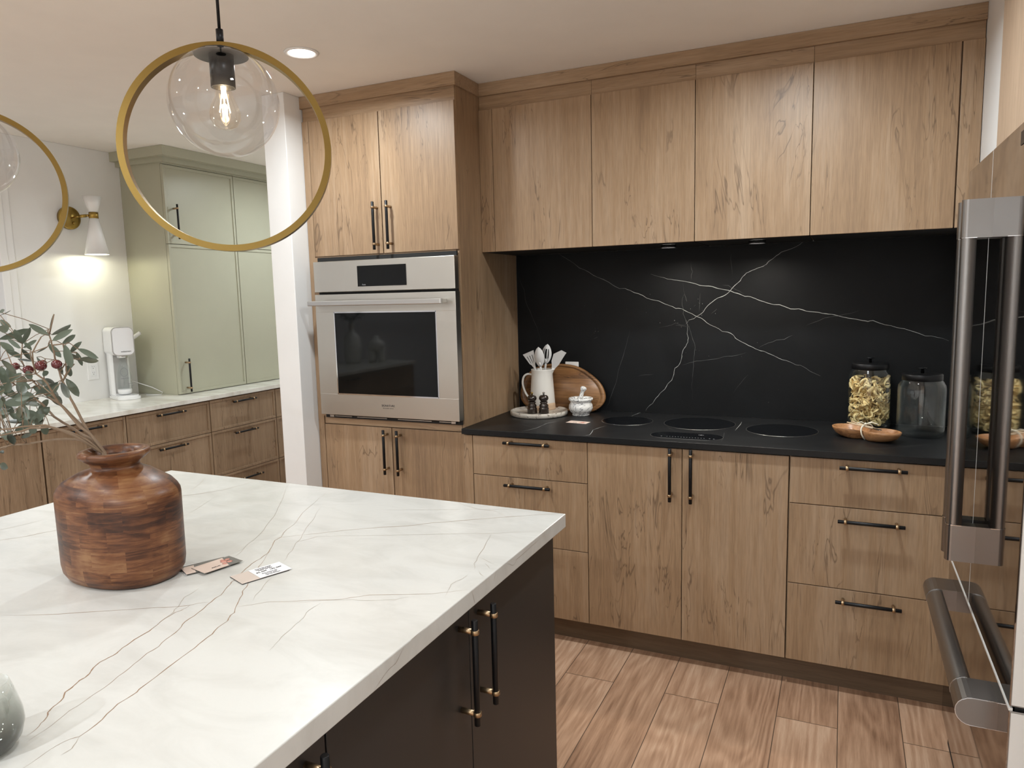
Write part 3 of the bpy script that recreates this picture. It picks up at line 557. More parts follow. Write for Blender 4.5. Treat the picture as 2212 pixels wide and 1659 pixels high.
# ================================================================== HANDLES
def bar_handle(mb, c, axis, out, length=.212, r=.0066, stand=.036, bar=0, post=1):
    """black bar with two brass posts that wrap it; c is on the door face"""
    c = Vector(c); out = Vector(out); a = Vector({'x': (1, 0, 0), 'y': (0, 1, 0), 'z': (0, 0, 1)}[axis]); side = a.cross(out)
    p = c+out*stand
    mb.tube([p-a*(length/2), p-a*(length/2-.001), p+a*(length/2-.001), p+a*(length/2)], r, 14, bar, radii=[r*.85, r, r, r*.85])
    for s in (-1, 1):
        q = c+a*s*(length/2-.025)
        mb.tube([q, q+out*(stand-.003)], .0058, 10, post)
        mb.tube([q+out*stand-a*.0048, q+out*stand-a*.0042, q+out*stand+a*.0042, q+out*stand+a*.0048], .0086, 16, post, radii=[.0078, .0086, .0086, .0078])
def add_handle(door, c, axis, out, **k):
    h = MB(); bar_handle(h, c, axis, out, **k)
    return h.build('handle', [BLACKM, BRASS], door)

# ================================================================== TALL OVEN CABINET
YD = -.601
TC = thing('oven_cabinet', 'tall oak cabinet housing the steel wall oven, beside the white wall end', 'cabinet', (-.41, -.3, 0))
g = .0015
mb = MB()
mb.box(-.815, -.797, -.583, 0, .105, 2.375)            # left side
mb.box(-.018, 0, -.586, 0, 0, 2.375)                   # right side panel, outer face x=0
mb.box(-.797, -.018, -.02, 0, .105, 2.375)
for z in (.105, .885, 1.69): mb.box(-.797, -.018, -.583, -.02, z, z+.018)
mb.box(-.797, -.018, -.583, -.02, 2.357, 2.375)
mb.build('carcass', OAKV, TC)
mb = MB(); mb.box(-.815, -.780, YD, -.583, .106, 2.317, bev=.001); mb.box(-.780, -.766, YD, -.585, .93, 1.69); mb.box(-.002-.012, -.002, YD+.006, -.583, .89, 1.69); mb.build('filler_strip', OAKV, TC)
mb = MB(); mb.box(-.812, -.002, -.594, -.583, 2.3165, 2.375); mb.build('frieze', OAKX, TC)
for z0, z1 in ((1.683, 1.6935), (.893, .930)):
    mb = MB(); mb.box(-.776, -.016, YD+.004, -.583, z0, z1); mb.build('rail', OAKX, TC)
for (x0, x1, hx) in ((-.778, -.3905, -.413), (-.3875, -.003, -.340)):
    for (z0, z1, hz) in ((1.695, 2.316, 1.816), (.106, .889, .778)):
        mb = MB(); mb.box(x0+g, x1, YD, -.582, z0, z1, bev=.001); d = mb.build('door', OAKV, TC)
        add_handle(d, (hx, YD, hz), 'z', (0, -1, 0))

# crown moulding: one continuous board over the tall and the wall cabinets
mb = MB()
def crown_run(mb):
    pts = [(-.822, -.606), (.008, -.606), (.008, -.386), (1.929, -.386), (1.929, -.355), (-.02, -.355), (-.02, -.570), (-.822, -.570)]
    mb.prism(pts, 2.375, CEIL-.001, 'z')
crown_run(mb)
single('crown_moulding', mb, OAKX, 'oak crown moulding running along the ceiling above the oven and wall cabinets', 'moulding')

# ================================================================== WALL OVEN
OV = thing('wall_oven', 'stainless steel built-in wall oven with dark glass window', 'oven', (-.38, -.4, .93))
OX0, OX1 = -.762, -.003
mb = MB(); mb.box(OX0+.02, OX1-.02, -.60, -.05, .925, 1.685, 0); mb.box(OX0+.004, OX1-.004, -.611, -.60, .925, 1.688, 0); mb.build('housing', DARK, OV)
mb = MB(); mb.box(OX0, OX1, -.640, -.605, 1.526, 1.668, bev=.0025); cp = mb.build('control_panel', STEEL, OV)
mb = MB(); mb.box(-.510, -.248, -.6425, -.6402, 1.548, 1.641, bev=.0006); sc = mb.build('touch_screen', BLACKGLASS, cp)
mb = MB(); text_mb(mb, 'Auto', .010, Matrix.Translation((-.475, -.6430, 1.556)) @ Matrix.Rotation(R(90), 4, 'X')); mb.build('lettering', GREYINK, cp)
mb = MB()
# door frame around the window
wx0, wx1, wz0, wz1 = -.655, -.103, 1.046, 1.432
mb.box(OX0, OX1, -.640, -.600, wz1, 1.515, bev=.0015); mb.box(OX0, OX1, -.640, -.600, .945, wz0, bev=.0015)
mb.box(OX0, wx0, -.6398, -.601, wz0-.001, wz1+.001); mb.box(wx1, OX1, -.6398, -.601, wz0-.001, wz1+.001)
od = mb.build('oven_door', STEEL, OV)
mb = MB()
for a, b, c_, d_ in ((wx0, wx1, wz1-.004, wz1+.002), (wx0, wx1, wz0-.002, wz0+.004), (wx0-.002, wx0+.003, wz0, wz1), (wx1-.003, wx1+.002, wz0, wz1)): mb.box(a, b, -.6415, -.6385, c_, d_)
mb.build('window_frame', CHROME, od)
mb = MB(); mb.box(wx0+.001, wx1-.001, -.6388, -.630, wz0, wz1); mb.build('window_glass', BLACKGLASS, od)
mb = MB(); mb.box(-.760, -.045, -.700, -.683, 1.463, 1.486, bev=.003)
for s in (-.745, -.06): mb.box(s-.014, s+.014, -.690, -.640, 1.466, 1.484, bev=.002)
mb.box(-.046, -.040, -.700, -.684, 1.465, 1.485, bev=.001); mb.build('handle', STEELH, od)
mb = MB(); text_mb(mb, 'SIGNATURE', .0135, Matrix.Translation((-.375, -.6404, 1.0)) @ Matrix.Rotation(R(90), 4, 'X')); text_mb(mb, 'K I T C H E N   S U I T E', .0055, Matrix.Translation((-.375, -.6404, .988)) @ Matrix.Rotation(R(90), 4, 'X')); mb.build('lettering', INK, od)
mb = MB(); mb.box(OX0+.02, OX1-.01, -.612, -.606, .929, .943)
mb.build('vent_recess', DARK, OV)
mb = MB(); 
for x0, x1 in ((-.70, -.60), (-.57, -.40), (-.34, -.16), (-.12, -.06)): mb.box(x0, x1, -.6175, -.612, .9335, .9365)
for x in (-.715, -.045): mb.box(x-.012, x+.012, -.622, -.612, .930, .941, bev=.002)
mb.build('vent_slat', STEELH, OV)

# ================================================================== WALL CABINETS
YU, YUB = -.381, -.364
XS = [.067, .530, .961, 1.392, 1.860]
ULAB = ['oak wall cabinet with a narrow filler, next to the tall oven cabinet', 'oak wall cabinet, second from the tall oven cabinet', 'oak wall cabinet, third from the tall oven cabinet', 'widest oak wall cabinet, beside the white wall and fridge']
for i in range(4):
    x0, x1 = XS[i], XS[i+1]; bx0 = .001 if i == 0 else x0; bx1 = 1.928 if i == 3 else x1
    t = thing('wall_cabinet', ULAB[i], 'cabinet', ((x0+x1)/2, -.2, 1.69), group='oak wall cabinets above the cooktop')
    mb = MB(); e = .0006; mb.box(bx0+e, bx1-e, YUB, -.001, 1.694, 2.374); mb.build('carcass', OAKV, t)
    mb = MB(); mb.box(x0+g, x1-g, YU, YUB-.0005, 1.690, 2.316, bev=.001); mb.build('door', OAKV, t)
    mb = MB(); mb.box(bx0+e, bx1-e, YUB-.008, YUB, 2.3165, 2.3745); mb.build('frieze', OAKX, t)
    if i == 0: mb = MB(); mb.box(.001, x0-g*.5, YU+.001, YUB, 1.690, 2.316, bev=.001); mb.build('filler_strip', OAKV, t)
    if i == 3: mb = MB(); mb.box(x1+g+.002, 1.928, YU+.001, YUB, 1.690, 2.316, bev=.001); mb.build('filler_strip', OAKV, t)
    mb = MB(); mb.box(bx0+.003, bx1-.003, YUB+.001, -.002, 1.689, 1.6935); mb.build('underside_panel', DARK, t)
for k, (x, y, wt) in enumerate(UNDER_LIGHTS):
    t = thing('puck_light', ['small lit puck light under the wall cabinet nearer the oven', 'small lit puck light under the wall cabinet nearer the fridge'][k], 'light', (x, y, 1.689), group='puck lights under the wall cabinets')
    mb = MB(); mb.lathe([(.034, 1.6885), (.034, 1.676), (.029, 1.676), (.029, 1.6885)], (x, y, 0), 28, closed=True); mb.build('housing', BLACKM, t)
    mb = MB(); mb.lathe([(.0285, 1.6880), (.0285, 1.6870)], (x, y, 0), 28); mb.build('lens', LENS, t)
    ld = bpy.data.lights.new('puck_lamp', 'AREA'); ld.shape = 'DISK'; ld.size = .05; ld.energy = wt*UNDER_K; ld.color = (1, .93, .82); ld.spread = R(165)
    lo = bpy.data.objects.new('puck_lamp', ld); COL.objects.link(lo); lo.location = (0, 0, -.0035); lo.parent = t

# ================================================================== BASE CABINETS
YF, YFB, ZB, ZT = -.620, -.603, .106, .884
def base_unit(label, x0, x1, fx0=None, fx1=None):
    t = thing('base_cabinet', label, 'cabinet', ((x0+x1)/2, -.3, .1))
    mb = MB(); e = .0006; mb.box(x0+e, x1-e, YFB+.0005, -.002, .1, .888); mb.build('carcass', OAKV, t)
    return t
B1 = base_unit('oak base cabinet with three drawers, next to the oven cabinet', .001, .577)
mb = MB(); mb.box(.003, .0455, YF, YFB, ZB, ZT, bev=.001); mb.build('filler_strip', OAKV, B1)
for z0, z1, hz in ((.7125, ZT, .867), (.4175, .7095, .682), (ZB, .4145, .385)):
    mb = MB(); mb.box(.047+g, .577-g, YF, YFB, z0, z1, bev=.001); d = mb.build('drawer', OAKV, B1); add_handle(d, (.317, YF, hz), 'x', (0, -1, 0))
B2 = base_unit('oak base cabinet with two doors below the cooktop', .578, 1.352)
for x0, x1, hx in ((.577, .964, .923), (.964, 1.353, 1.003)):
    mb = MB(); mb.box(x0+g, x1-g, YF, YFB, ZB, ZT, bev=.001); d = mb.build('door', OAKV, B2); add_handle(d, (hx, YF, .785), 'z', (0, -1, 0))
B3 = base_unit('oak base cabinet with three drawers, beside the fridge', 1.353, 1.929)
for z0, z1, hz in ((.7125, ZT, .862), (.4075, .7095, .668), (ZB, .4045, .369)):
    mb = MB(); mb.box(1.353+g+.003, 1.90, YF, YFB, z0, z1, bev=.001); d = mb.build('drawer', OAKV, B3); add_handle(d, (1.626, YF, hz), 'x', (0, -1, 0))
mb = MB(); mb.box(1.902, 1.929, YF, YFB, ZB, ZT, bev=.001); mb.build('filler_strip', OAKV, B3)
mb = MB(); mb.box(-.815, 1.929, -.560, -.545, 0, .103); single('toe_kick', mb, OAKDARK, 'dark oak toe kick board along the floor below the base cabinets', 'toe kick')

# counter and splashback
mb = MB(); mb.box(.001, 1.929, -.634, -.0005, .8895, .914, bev=.0012); veins(mb, CTR_V, 'z', .91415, 1, .003, 3)
single('black_countertop', mb, [BLACKSTONE, VEIND, VEINW], 'black stone countertop with thin chalky veins, holding the cooktop', 'countertop')
mb = MB(); mb.box(.001, 1.929, -.0003, .012, .9145, 1.6885); veins(mb, SPL_V, 'y', -.0007, 1, .006, 5, .27)
# pale speck clusters near the vein crossing
for k in range(46):
    a = rng.choice([(.86, 1.34, .03), (.90, 1.42, .02), (1.00, 1.42, .03), (1.15, 1.30, .03), (.9, 1.20, .03), (.42, 1.31, .012), (1.2, 1.12, .12), (.7, 1.25, .15)])
    x, z = rng.gauss(a[0], a[2]), rng.gauss(a[1], a[2]); s_ = rng.uniform(.0005, .0018)
    mb.add([(x-s_, -.0006, z), (x, -.0006, z-s_), (x+s_, -.0006, z), (x, -.0006, z+s_)], [(0, 1, 2, 3)], rng.choice([1, 1, 2]))
single('backsplash', mb, [SPLASHSTONE, VEIND, VEINW], 'full-height black stone backsplash with crossing white veins', 'backsplash')

# cooktop
CT = thing('induction_cooktop', 'black induction cooktop of three round zones set in the counter', 'cooktop', (.95, -.3, .914))
ZONES = [(.640, -.238, .113), (.957, -.215, .150), (1.300, -.272, .138)]
for x, y, r_ in ZONES:
    mb = MB(); mb.lathe([(r_+.0022, .91425), (r_+.0022, .91465), (r_, .9148)], (x, y, 0), 72, mi=1); mb.lathe([(r_, .9149), (r_-.001, .91505)], (x, y, 0), 72, mi=0); mb.build('cooking_zone', [ZONEGLASS, STEELH], CT)
def pill(x0, x1, y0, y1): return rounded(x0, x1, y0, y1, (y1-y0)/2-.0005, 12)
mb = MB(); mb.prism(pill(.813, 1.102, -.570, -.443), .91425, .9148, mi=1); mb.prism(pill(.815, 1.100, -.568, -.445), .9148, .9151, mi=0)
for k in range(14):
    x = .885+k*.0112; mb.box(x, x+.0045, -.5405, -.5375, .9151, .91515, mi=2)
for x in (.862, 1.052, 1.068): mb.box(x, x+.005, -.541, -.537, .9151, .91515, mi=2)
mb.box(1.0, 1.022, -.478, -.474, .9151, .91515, mi=2); mb.box(1.008, 1.014, -.482, -.470, .9151, .91515, mi=2)
mb.build('touch_control', [ZONEGLASS, STEELH, GREYINK], CT)

# outlet behind the board
def outlet(label, c, axis, ang=0, horiz=False):
    """c on the wall; axis is the wall normal"""
    t = thing('wall_outlet', label, 'outlet', c)
    W, H = (.070, .115) if not horiz else (.115, .070)
    def P(mb, u0, u1, v0, v1, d0, d1, mi, bev=0):
        x, y, z = c
        if axis == '-y': mb.box(x+u0, x+u1, y-d1, y-d0, z+v0, z+v1, mi, bev)
        else: mb.box(x+d0, x+d1, y+u0, y+u1, z+v0, z+v1, mi, bev)
    mb = MB(); P(mb, -W/2, W/2, -H/2, H/2, 0, .006, 0, .002); mb.build('cover_plate', TRIMW, t)
    mb = MB()
    a, b = (.0165, .034) if not horiz else (.034, .0165)
    P(mb, -a, a, -b, b, .006, .0085, 0, .001)
    for s in (-1, 1):
        for q in (-.006, .006):
            if horiz: P(mb, s*.018-.0035, s*.018+.0035, q-.0008, q+.0008, .0085, .0088, 1)
            else: P(mb, q-.0008, q+.0008, s*.018+.002, s*.018+.009, .0085, .0088, 1)
        if not horiz: P(mb, -.002, .002, s*.018-.008, s*.018-.004, .0085, .0088, 1)
    mb.build('socket', [GLOSSW, INK], t)
outlet('white power outlet on the black backsplash behind the cutting board', (.293, -.001, 1.0975), '-y')

# ================================================================== FRIDGE
FX, FY0, FY1, FG = 1.844, -1.742, -.826, -1.210
FR = thing('refrigerator', 'polished stainless steel french door refrigerator with freezer drawer', 'refrigerator', (2.1, -1.28, 0))
mb = MB(); mb.box(1.912, 2.55, FY0+.008, -.856, .02, 1.80); mb.build('cabinet_body', FSIDE, FR)
doors = {}
for key, y0, y1 in (('near', FY0, FG-.0015), ('far', FG+.0015, FY1)):
    mb = MB(); mb.box(FX, FX+.062, y0, y1, .650, 1.822, 0, .0025); 
    mb.box(FX+.0605, FX+.065, y0+.004, y1-.004, .66, 1.818, 1); d = mb.build('door', [MIRRORS, DARK], FR); doors[key] = d
mb = MB(); mb.box(FX, FX+.062, FY0, FY1, .118, .641, 0, .0025); fd = mb.build('freezer_drawer', MIRRORS, FR)
mb = MB(); mb.box(FX-.0008, FX+.006, FY0, FY1, .6412, .6470, 0); mb.build('drawer_edge_glint', FSIDE, FR)  # pale strip painted in for light caught on the rounded drawer edge
mb = MB(); mb.box(FX-.0004, FX+.004, FG-.0013, FG+.0013, .652, 1.821); mb.build('door_edge_glint', FSIDE, FR)  # light-coloured strip standing in for the highlight along the door edges
mb = MB(); mb.box(FX+.02, FX+.065, FY0+.01, FY1-.01, .02, .112); mb.build('base_grille', DARK, FR)
mb = MB(); mb.box(FX+.012, FX+.062, FY0+.01, FY1-.01, .6412, .6498); mb.build('gap_seal', DARK, FR)
# light steel skins on the near flank of the doors and drawer
for pn, z0, z1 in ((doors['near'], .654, 1.818), (fd, .122, .637)):
    mb = MB(); mb.box(FX+.0035, FX+.058, FY0-.0012, FY0+.0005, z0, z1); mb.build('side_skin', FSIDE, pn)
def blockprof(y0, y1, xo, xi):
    """plan outline of a handle: rounded outer edge, straight at the door"""
    n = 10; r_ = (y1-y0)/2; pts = [(xi, y0), (xi, y1)]
    for k in range(n+1):
        a = R(90+180*k/n); pts.append((xo+r_*.8+r_*.8*math.cos(a), (y0+y1)/2+r_*math.sin(a)))
    return pts
for key, yc in (('near', -1.2425), ('far', -1.178)):
    mb = MB(); h = .017
    for z0, z1 in ((.775, .872), (1.606, 1.700)):
        mb.prism(blockprof(yc-h, yc+h, 1.778, FX), z0, z1, 'z', smooth=False); mb.prism(blockprof(yc-h-.001, yc+h+.001, 1.7775, 1.7775+.035), z0 if z1 > 1.65 else z1-.0015, z0+.0015 if z1 > 1.65 else z1, 'z', mi=1)
    mb.prism(blockprof(yc-h*.96, yc+h*.96, 1.779, 1.812), .871, 1.607, 'z', smooth=True)
    mb.build('handle', [FHANDLE, CHROME], doors[key])
mb = MB()
def hprof(z0, z1, xo, xi):
    n = 10; r_ = (z1-z0)/2; pts = [(xi, z0+.0), (xi, z1)]
    for k in range(n+1):
        a = R(90+180*k/n); pts.append((xo+r_+r_*math.cos(a), (z0+z1)/2+r_*math.sin(a)))
    return pts
for y0, y1 in ((-1.640, -1.545), (-1.01, -.915)):
    mb.prism([(p[0], p[1]) for p in hprof(.538, .600, 1.766, FX)], y0, y1, 'y')
mb.prism(hprof(.540, .598, 1.767, 1.806), -1.546, -1.009, 'y', smooth=True)
mb.prism(hprof(.5375, .6005, 1.7655, 1.80), -1.5465, -1.5445, 'y', mi=1)
mb.prism(hprof(.5370, .6012, 1.7650, FX), -1.6402, -1.6388, 'y', mi=1); mb.prism(hprof(.5385, .5997, 1.7665, FX), -1.6412, -1.6403, 'y', mi=0)
mb.build('handle', [FHANDLE, CHROME], fd)
mb = MB(); mb.box(FX-.0015, FX, -1.625, -1.532, 1.776, 1.804, bev=.0005); mb.build('badge', BLACKM, doors['near'])

t = thing('over_fridge_cabinet', 'pale oak cabinet above the refrigerator', 'cabinet', (2.2, -1.3, 1.85))
mb = MB(); mb.box(1.922, 2.55, -1.795, -.853, 1.86, CEIL-.002); mb.build('carcass', PALEOAK, t)
for y0, y1 in ((-1.793, -1.325), (-1.322, -.855)):
    mb = MB(); mb.box(1.903, 1.921, y0, y1, 1.862, CEIL-.004, bev=.001); mb.build('door', PALEOAK, t)

# ================================================================== ISLAND
IX0, IX1, IY0, IY1 = -.605, .863, -3.32, -1.640
mb = MB(); mb.box(IX0, IX1, IY0, IY1, .878, .914, 0, .0018); veins(mb, ISL_V, 'z', .91415, 1, .004, 8, .52); veins(mb, ISL_E, 'x', .86315, 1, .002, 9, .4)
single('island_countertop', mb, [QUARTZ]+VEINMATS, 'cream quartz island countertop with fine brown and grey veins', 'countertop')
ILAB = ['charcoal island cabinet with two doors, nearest the island corner', 'charcoal island cabinet further along, only its handle top in view']
for i, (y0, y1) in enumerate(((-2.600, -1.672), (-3.29, -2.601))):
    t = thing('island_cabinet', ILAB[i], 'cabinet', (.4, (y0+y1)/2, 0))
    mb = MB(); mb.box(.25, .820, y0+.0006, y1-(.018 if i == 0 else .0006), .10, .8775); mb.build('carcass', CHAR, t)
    if i == 0: mb = MB(); mb.box(.25, .838, y1-.0175, y1, 0, .8775); mb.build('end_panel', CHAR, t)
    mb = MB(); mb.box(.25, .76, y0+.001, y1-.018, 0, .10); mb.build('plinth', CHAR, t)
    ya, yb = (y0, y1-.019) if i == 0 else (y0, y1)
    ym = -2.150 if i == 0 else (y0+y1)/2
    for (a, b, hy) in ((ya, ym, ym-.042), (ym, yb, ym+.042)):
        mb = MB(); mb.box(.8205, .840, a+g, b-g, .104, .874, bev=.001); d = mb.build('door', CHAR, t)
        if i == 1 and a == ya: hy = ya+.05
        if i == 1 and a == ym: hy = yb-.045
        add_handle(d, (.840, hy, .75), 'z', (1, 0, 0), length=.222)
t = thing('island_cabinet', 'charcoal rear half of the island facing the pantry side', 'cabinet', (-.1, -2.4, 0))
mb = MB(); mb.box(-.32, .249, -3.29, -1.672, 0, .8775); mb.build('carcass', CHAR, t)
# ================================================================== PANTRY RUN
PF = -2.070           # face of the drawer fronts
mb = MB(); mb.box(PX+.001, -2.054, -3.55, YB-.001, .888, .914, bev=.0015)
r_ = random.Random(21); pv = []
for k in range(26):
    y = r_.uniform(-3.2, .9); x = r_.uniform(-2.62, -2.3); L_ = r_.uniform(.15, .5)
    pv.append((r_.uniform(1.5, 5), r_.choice([0, 1, 0]), [(x, y), (min(-2.07, x+L_*.35), y+L_*.4), (min(-2.06, x+L_*.6), y+L_)]))
veins(mb, pv, 'z', .91415, 1, .01, 4)
PV0 = plain('soft_grey_vein', (.62, .60, .53), .2); PV1 = plain('soft_gold_vein', (.66, .58, .42), .2)
single('pantry_countertop', mb, [PANTRYTOP, PV0, PV1], 'white veined countertop of the pantry run, carrying the soda maker', 'countertop')

def shaker(mb, y0, y1, z0, z1, x, rail=.016, dep=.006, th=.02):
    mb.box(x-th, x-dep, y0, y1, z0, z1)
    for a, b, c_, d_ in ((y0, y1, z1-rail, z1), (y0, y1, z0, z0+rail), (y0, y0+rail, z0+rail, z1-rail), (y1-rail, y1, z0+rail, z1-rail)): mb.box(x-dep-.001, x, a, b, c_, d_, 0, .0012)
def pantry_unit(label, y0, y1, fronts, carc=True):
    t = thing('pantry_cabinet', label, 'cabinet', (-2.35, (y0+y1)/2, 0))
    mb = MB(); mb.box(PX+.002, PF-.0205, y0+.0006, y1-.0006, .10, .8865); mb.build('carcass', OAKP, t)
    mb = MB(); mb.box(PX+.002, PF-.08, y0+.0006, y1-.0006, 0, .0995); mb.build('plinth', DARK, t)
    for z0, z1, hy, hz, nm in fronts:
        mb = MB(); shaker(mb, y0+.002, y1-.002, z0, z1, PF); d = mb.build(nm, OAKP, t)
        if hy is not None: add_handle(d, (PF, hy, hz), 'y', (1, 0, 0), length=.2, r=.006, stand=.034)
pantry_unit('oak pantry cabinet with three drawers, right of the tall handle-topped front', -.700, -.120, ((.683, .880, -.425, .853, 'drawer'), (.392, .680, -.427, .653, 'drawer'), (.104, .389, -.43, .337, 'drawer')))
pantry_unit('oak pantry cabinet with three drawers, next to the white wall end', -.118, .455, ((.683, .880, .146, .852, 'drawer'), (.392, .680, .146, .648, 'drawer'), (.104, .389, .165, .337, 'drawer')))
pantry_unit('oak pantry cabinet mostly hidden behind the white wall end', .457, 1.24, ((.683, .880, .85, .852, 'drawer'), (.392, .680, .85, .648, 'drawer'), (.104, .389, .85, .337, 'drawer')))
pantry_unit('oak pantry front with one handle along its top, behind the olive stems', -1.165, -.702, ((.104, .880, -.94, .853, 'door'),))
pantry_unit('oak pantry door with no handle in view, left of the wooden vase', -1.76, -1.170, ((.104, .880, None, None, 'door'),))
pantry_unit('oak pantry cabinet beyond the left edge, seen only in the oven glass', -3.53, -1.765, ((.683, .880, -2.6, .85, 'drawer'), (.392, .680, -2.6, .64, 'drawer'), (.104, .389, -2.6, .34, 'drawer')))

# sage tall units standing on the pantry counter
SX = -2.280
SLAB = ['sage green pantry unit with two stacked doors, on the white counter by the soda maker', 'sage green pantry unit partly hidden behind the white wall end']
for i, (y0, y1) in enumerate(((-.150, .412), (.413, .975))):
    t = thing('sage_cabinet', SLAB[i], 'cabinet', (-2.45, (y0+y1)/2, .915), group='sage green pantry units')
    mb = MB(); mb.box(PX+.001, SX-.021, y0+.0005, y1-.0005, .9146, 2.372); mb.build('carcass', SAGE, t)
    mb = MB(); mb.box(SX-.0205, SX-.002, y0+.0005, y1-.0005, 2.338, 2.372); mb.build('frieze', SAGE, t)
    for z0, z1, zh in ((1.8585, 2.335, 1.992), (.918, 1.8545, 1.036)):
        mb = MB(); shaker(mb, y0+.002, y1-.002, z0, z1, SX, .018); d = mb.build('door', SAGE, t)
        hy = y0+.058 if i == 0 else y1-.058
        add_handle(d, (SX, hy, zh), 'z', (1, 0, 0), length=.212, r=.006)
mb = MB(); mb.prism([(PX+.001, -.212), (-2.196, -.212), (-2.196, 1.0), (PX+.001, 1.0)], 2.373, CEIL-.001, 'z')
mb.prism([(PX+.001, -.176), (-2.245, -.176), (-2.245, 1.0), (-2.2815, 1.0), (-2.2815, -.151), (PX+.001, -.151)], 2.345, 2.373, 'z')
single('sage_crown_moulding', mb, SAGE, 'sage green crown moulding above the pantry wall units', 'moulding')

outlet('white power outlet on the pantry wall beside the soda maker', (PX, -.453, 1.096), '+x')
outlet('white power outlet on the pantry wall, half hidden by olive leaves', (PX, -.815, 1.05), '+x')

# sconce
t = thing('wall_sconce', 'brass wall sconce with a white double-cone shade, lit below', 'sconce', (PX, -.53, 2.005))
mb = MB(); mb.lathe([(.066, 0), (.066, .020), (.060, .026), (.052, .027), (.050, .030), (0, .031)], (PX, -.515, 2.005), 48, axis='x'); mb.lathe([(.008, .03), (.008, .036), (.005, .038)], (PX, -.500, 1.975), 16, axis='x'); mb.build('backplate', BRASSG, t)
mb = MB(); mb.tube([(PX+.03, -.515, 2.005), (PX+.075, -.505, 2.010), (PX+.110, -.480, 2.0145)], .005, 12); mb.tube([(PX+.080, -.502, 2.011), (PX+.112, -.478, 2.015)], .009, 14); mb.lathe([(.0, -.008), (.007, -.005), (.009, 0), (.007, .005), (0, .008)], (PX+.118, -.474, 2.016), 14); mb.build('arm', BRASSG, t)
SXc, SYc = PX+.135, -.449
mb = MB(); mb.lathe([(.0255, 2.000), (.0255, 2.035)], (SXc, SYc, 0), 32); mb.build('collar', BRASSG, t)
mb = MB(); mb.lathe([(.024, 2.034), (.050, 2.125), (.0485, 2.125), (.0225, 2.034)], (SXc, SYc, 0), 40, closed=True); mb.lathe([(.024, 2.001), (.065, 1.790), (.0635, 1.790), (.0225, 2.001)], (SXc, SYc, 0), 40, closed=True); mb.build('shade', TRIMW, t)
mb = MB(); mb.lathe([(.044, 1.862), (.044, 1.858)], (SXc, SYc, 0), 32); mb.build('bulb', GLOSSW, t)
ld = bpy.data.lights.new('sconce_lamp', 'POINT'); ld.shadow_soft_size = .012; ld.energy = SCONCE_W; ld.color = (1, .98, .72)
lo = bpy.data.objects.new('sconce_lamp', ld); COL.objects.link(lo); lo.parent = t; lo.location = (SXc-PX, SYc+.53, 1.797-2.005)

# soda maker, local axes: +x is its front
def local_thing(name, label, cat, loc, ang, group=None): return thing(name, label, cat, loc, R(ang), group)
t = local_thing('soda_maker', 'white soda maker with a clear bottle on the pantry counter', 'soda maker', (-2.530, -.348, .9145), -20)
mb = MB(); mb.prism(rounded(-.112, .118, -.066, .066, .045), .0005, .016, 'z', smooth=True); mb.prism(rounded(-.104, .108, -.058, .058, .04), .016, .024, 'z', smooth=True); mb.build('base', GLOSSW, t)
mb = MB()
mb.prism([(p[0], p[1]) for p in rounded(-.108, -.030, -.058, .058, .022)], .02, .30, 'z', smooth=True)
# head: rounded outline extruded front to back
hp = rounded(-.062, .062, .268, .440, .028); 
mb.prism(hp, -.112, .045, 'x')
mb.build('body', GLOSSW, t)
mb = MB(); mb.box(-.031, -.029, -.040, .040, .03, .268); mb.build('back_panel', LIGHTGREY, t)
mb = MB(); mb.prism(rounded(-.063, .063, .266, .441, .030), .045, .052, 'x', mi=0); mb.prism(rounded(-.0575, .0575, .2715, .436, .027), .052, .058, 'x', mi=1)
text_mb(mb, 'sodastream', .0125, Matrix.Translation((.0584, .012, .292)) @ Matrix.Rotation(R(90), 4, 'Z') @ Matrix.Rotation(R(90), 4, 'X'), 2)
mb.build('face_plate', [CHROME, PAPER, INK], t)
mb = MB(); mb.lathe([(.030, .252), (.030, .270)], (.012, 0, 0), 32); mb.build('nozzle_collar', CHROME, t)
mb = MB(); mb.tube([(.0, .055, .355), (.0, .118, .398)], .012, 16, 0); mb.tube([(.0, .117, .3975), (.0, .122, .401)], .0105, 16, 1); mb.build('lever', [GLOSSW, CHROME], t)
mb = MB()
mb.lathe([(.017, .252), (.017, .232), (.024, .215), (.034, .185), (.041, .14), (.0425, .10), (.041, .06), (.039, .052)], (.012, 0, 0), 40); 
bt = mb.build('bottle', JARGLASS, t)
mb = MB(); mb.lathe([(.040, .060), (.0405, .045), (.037, .032), (.030, .027), (0, .027)], (.012, 0, 0), 40); mb.build('bottle_foot', GLOSSW, bt)
mb = MB()
ring = [(.012+.043*0+.0415, .021*math.sin(a), .165+.026*math.cos(a)) for a in [R(k*15) for k in range(24)]]
mb.tube([(p[0]-.003, p[1]-.008, p[2]) for p in ring], .0011, 6, closed=True)
text_mb(mb, 'sodastream', .010, Matrix.Translation((.056, -.008, .128)) @ Matrix.Rotation(R(90), 4, 'Z') @ Matrix.Rotation(R(90), 4, 'X'), 0)
text_mb(mb, 'MADE', .011, Matrix.Translation((.056, .022, .092)) @ Matrix.Rotation(R(90), 4, 'Z') @ Matrix.Rotation(R(90), 4, 'X'), 0)
text_mb(mb, 'TO FIZZ', .008, Matrix.Translation((.056, .022, .080)) @ Matrix.Rotation(R(90), 4, 'Z') @ Matrix.Rotation(R(90), 4, 'X'), 0)
mb.build('bottle_print', GREYINK, bt)
mb = MB(); mb.tube([(-2.655, -.30, 1.02), (-2.60, -.22, 1.0), (-2.50, -.172, .96), (-2.42, -.165, .93), (-2.40, -.19, .919), (-2.5, -.22, .918)], .0028, 8)
single('power_cord', mb, GLOSSW, 'white power cord looping behind the soda maker', 'cord')

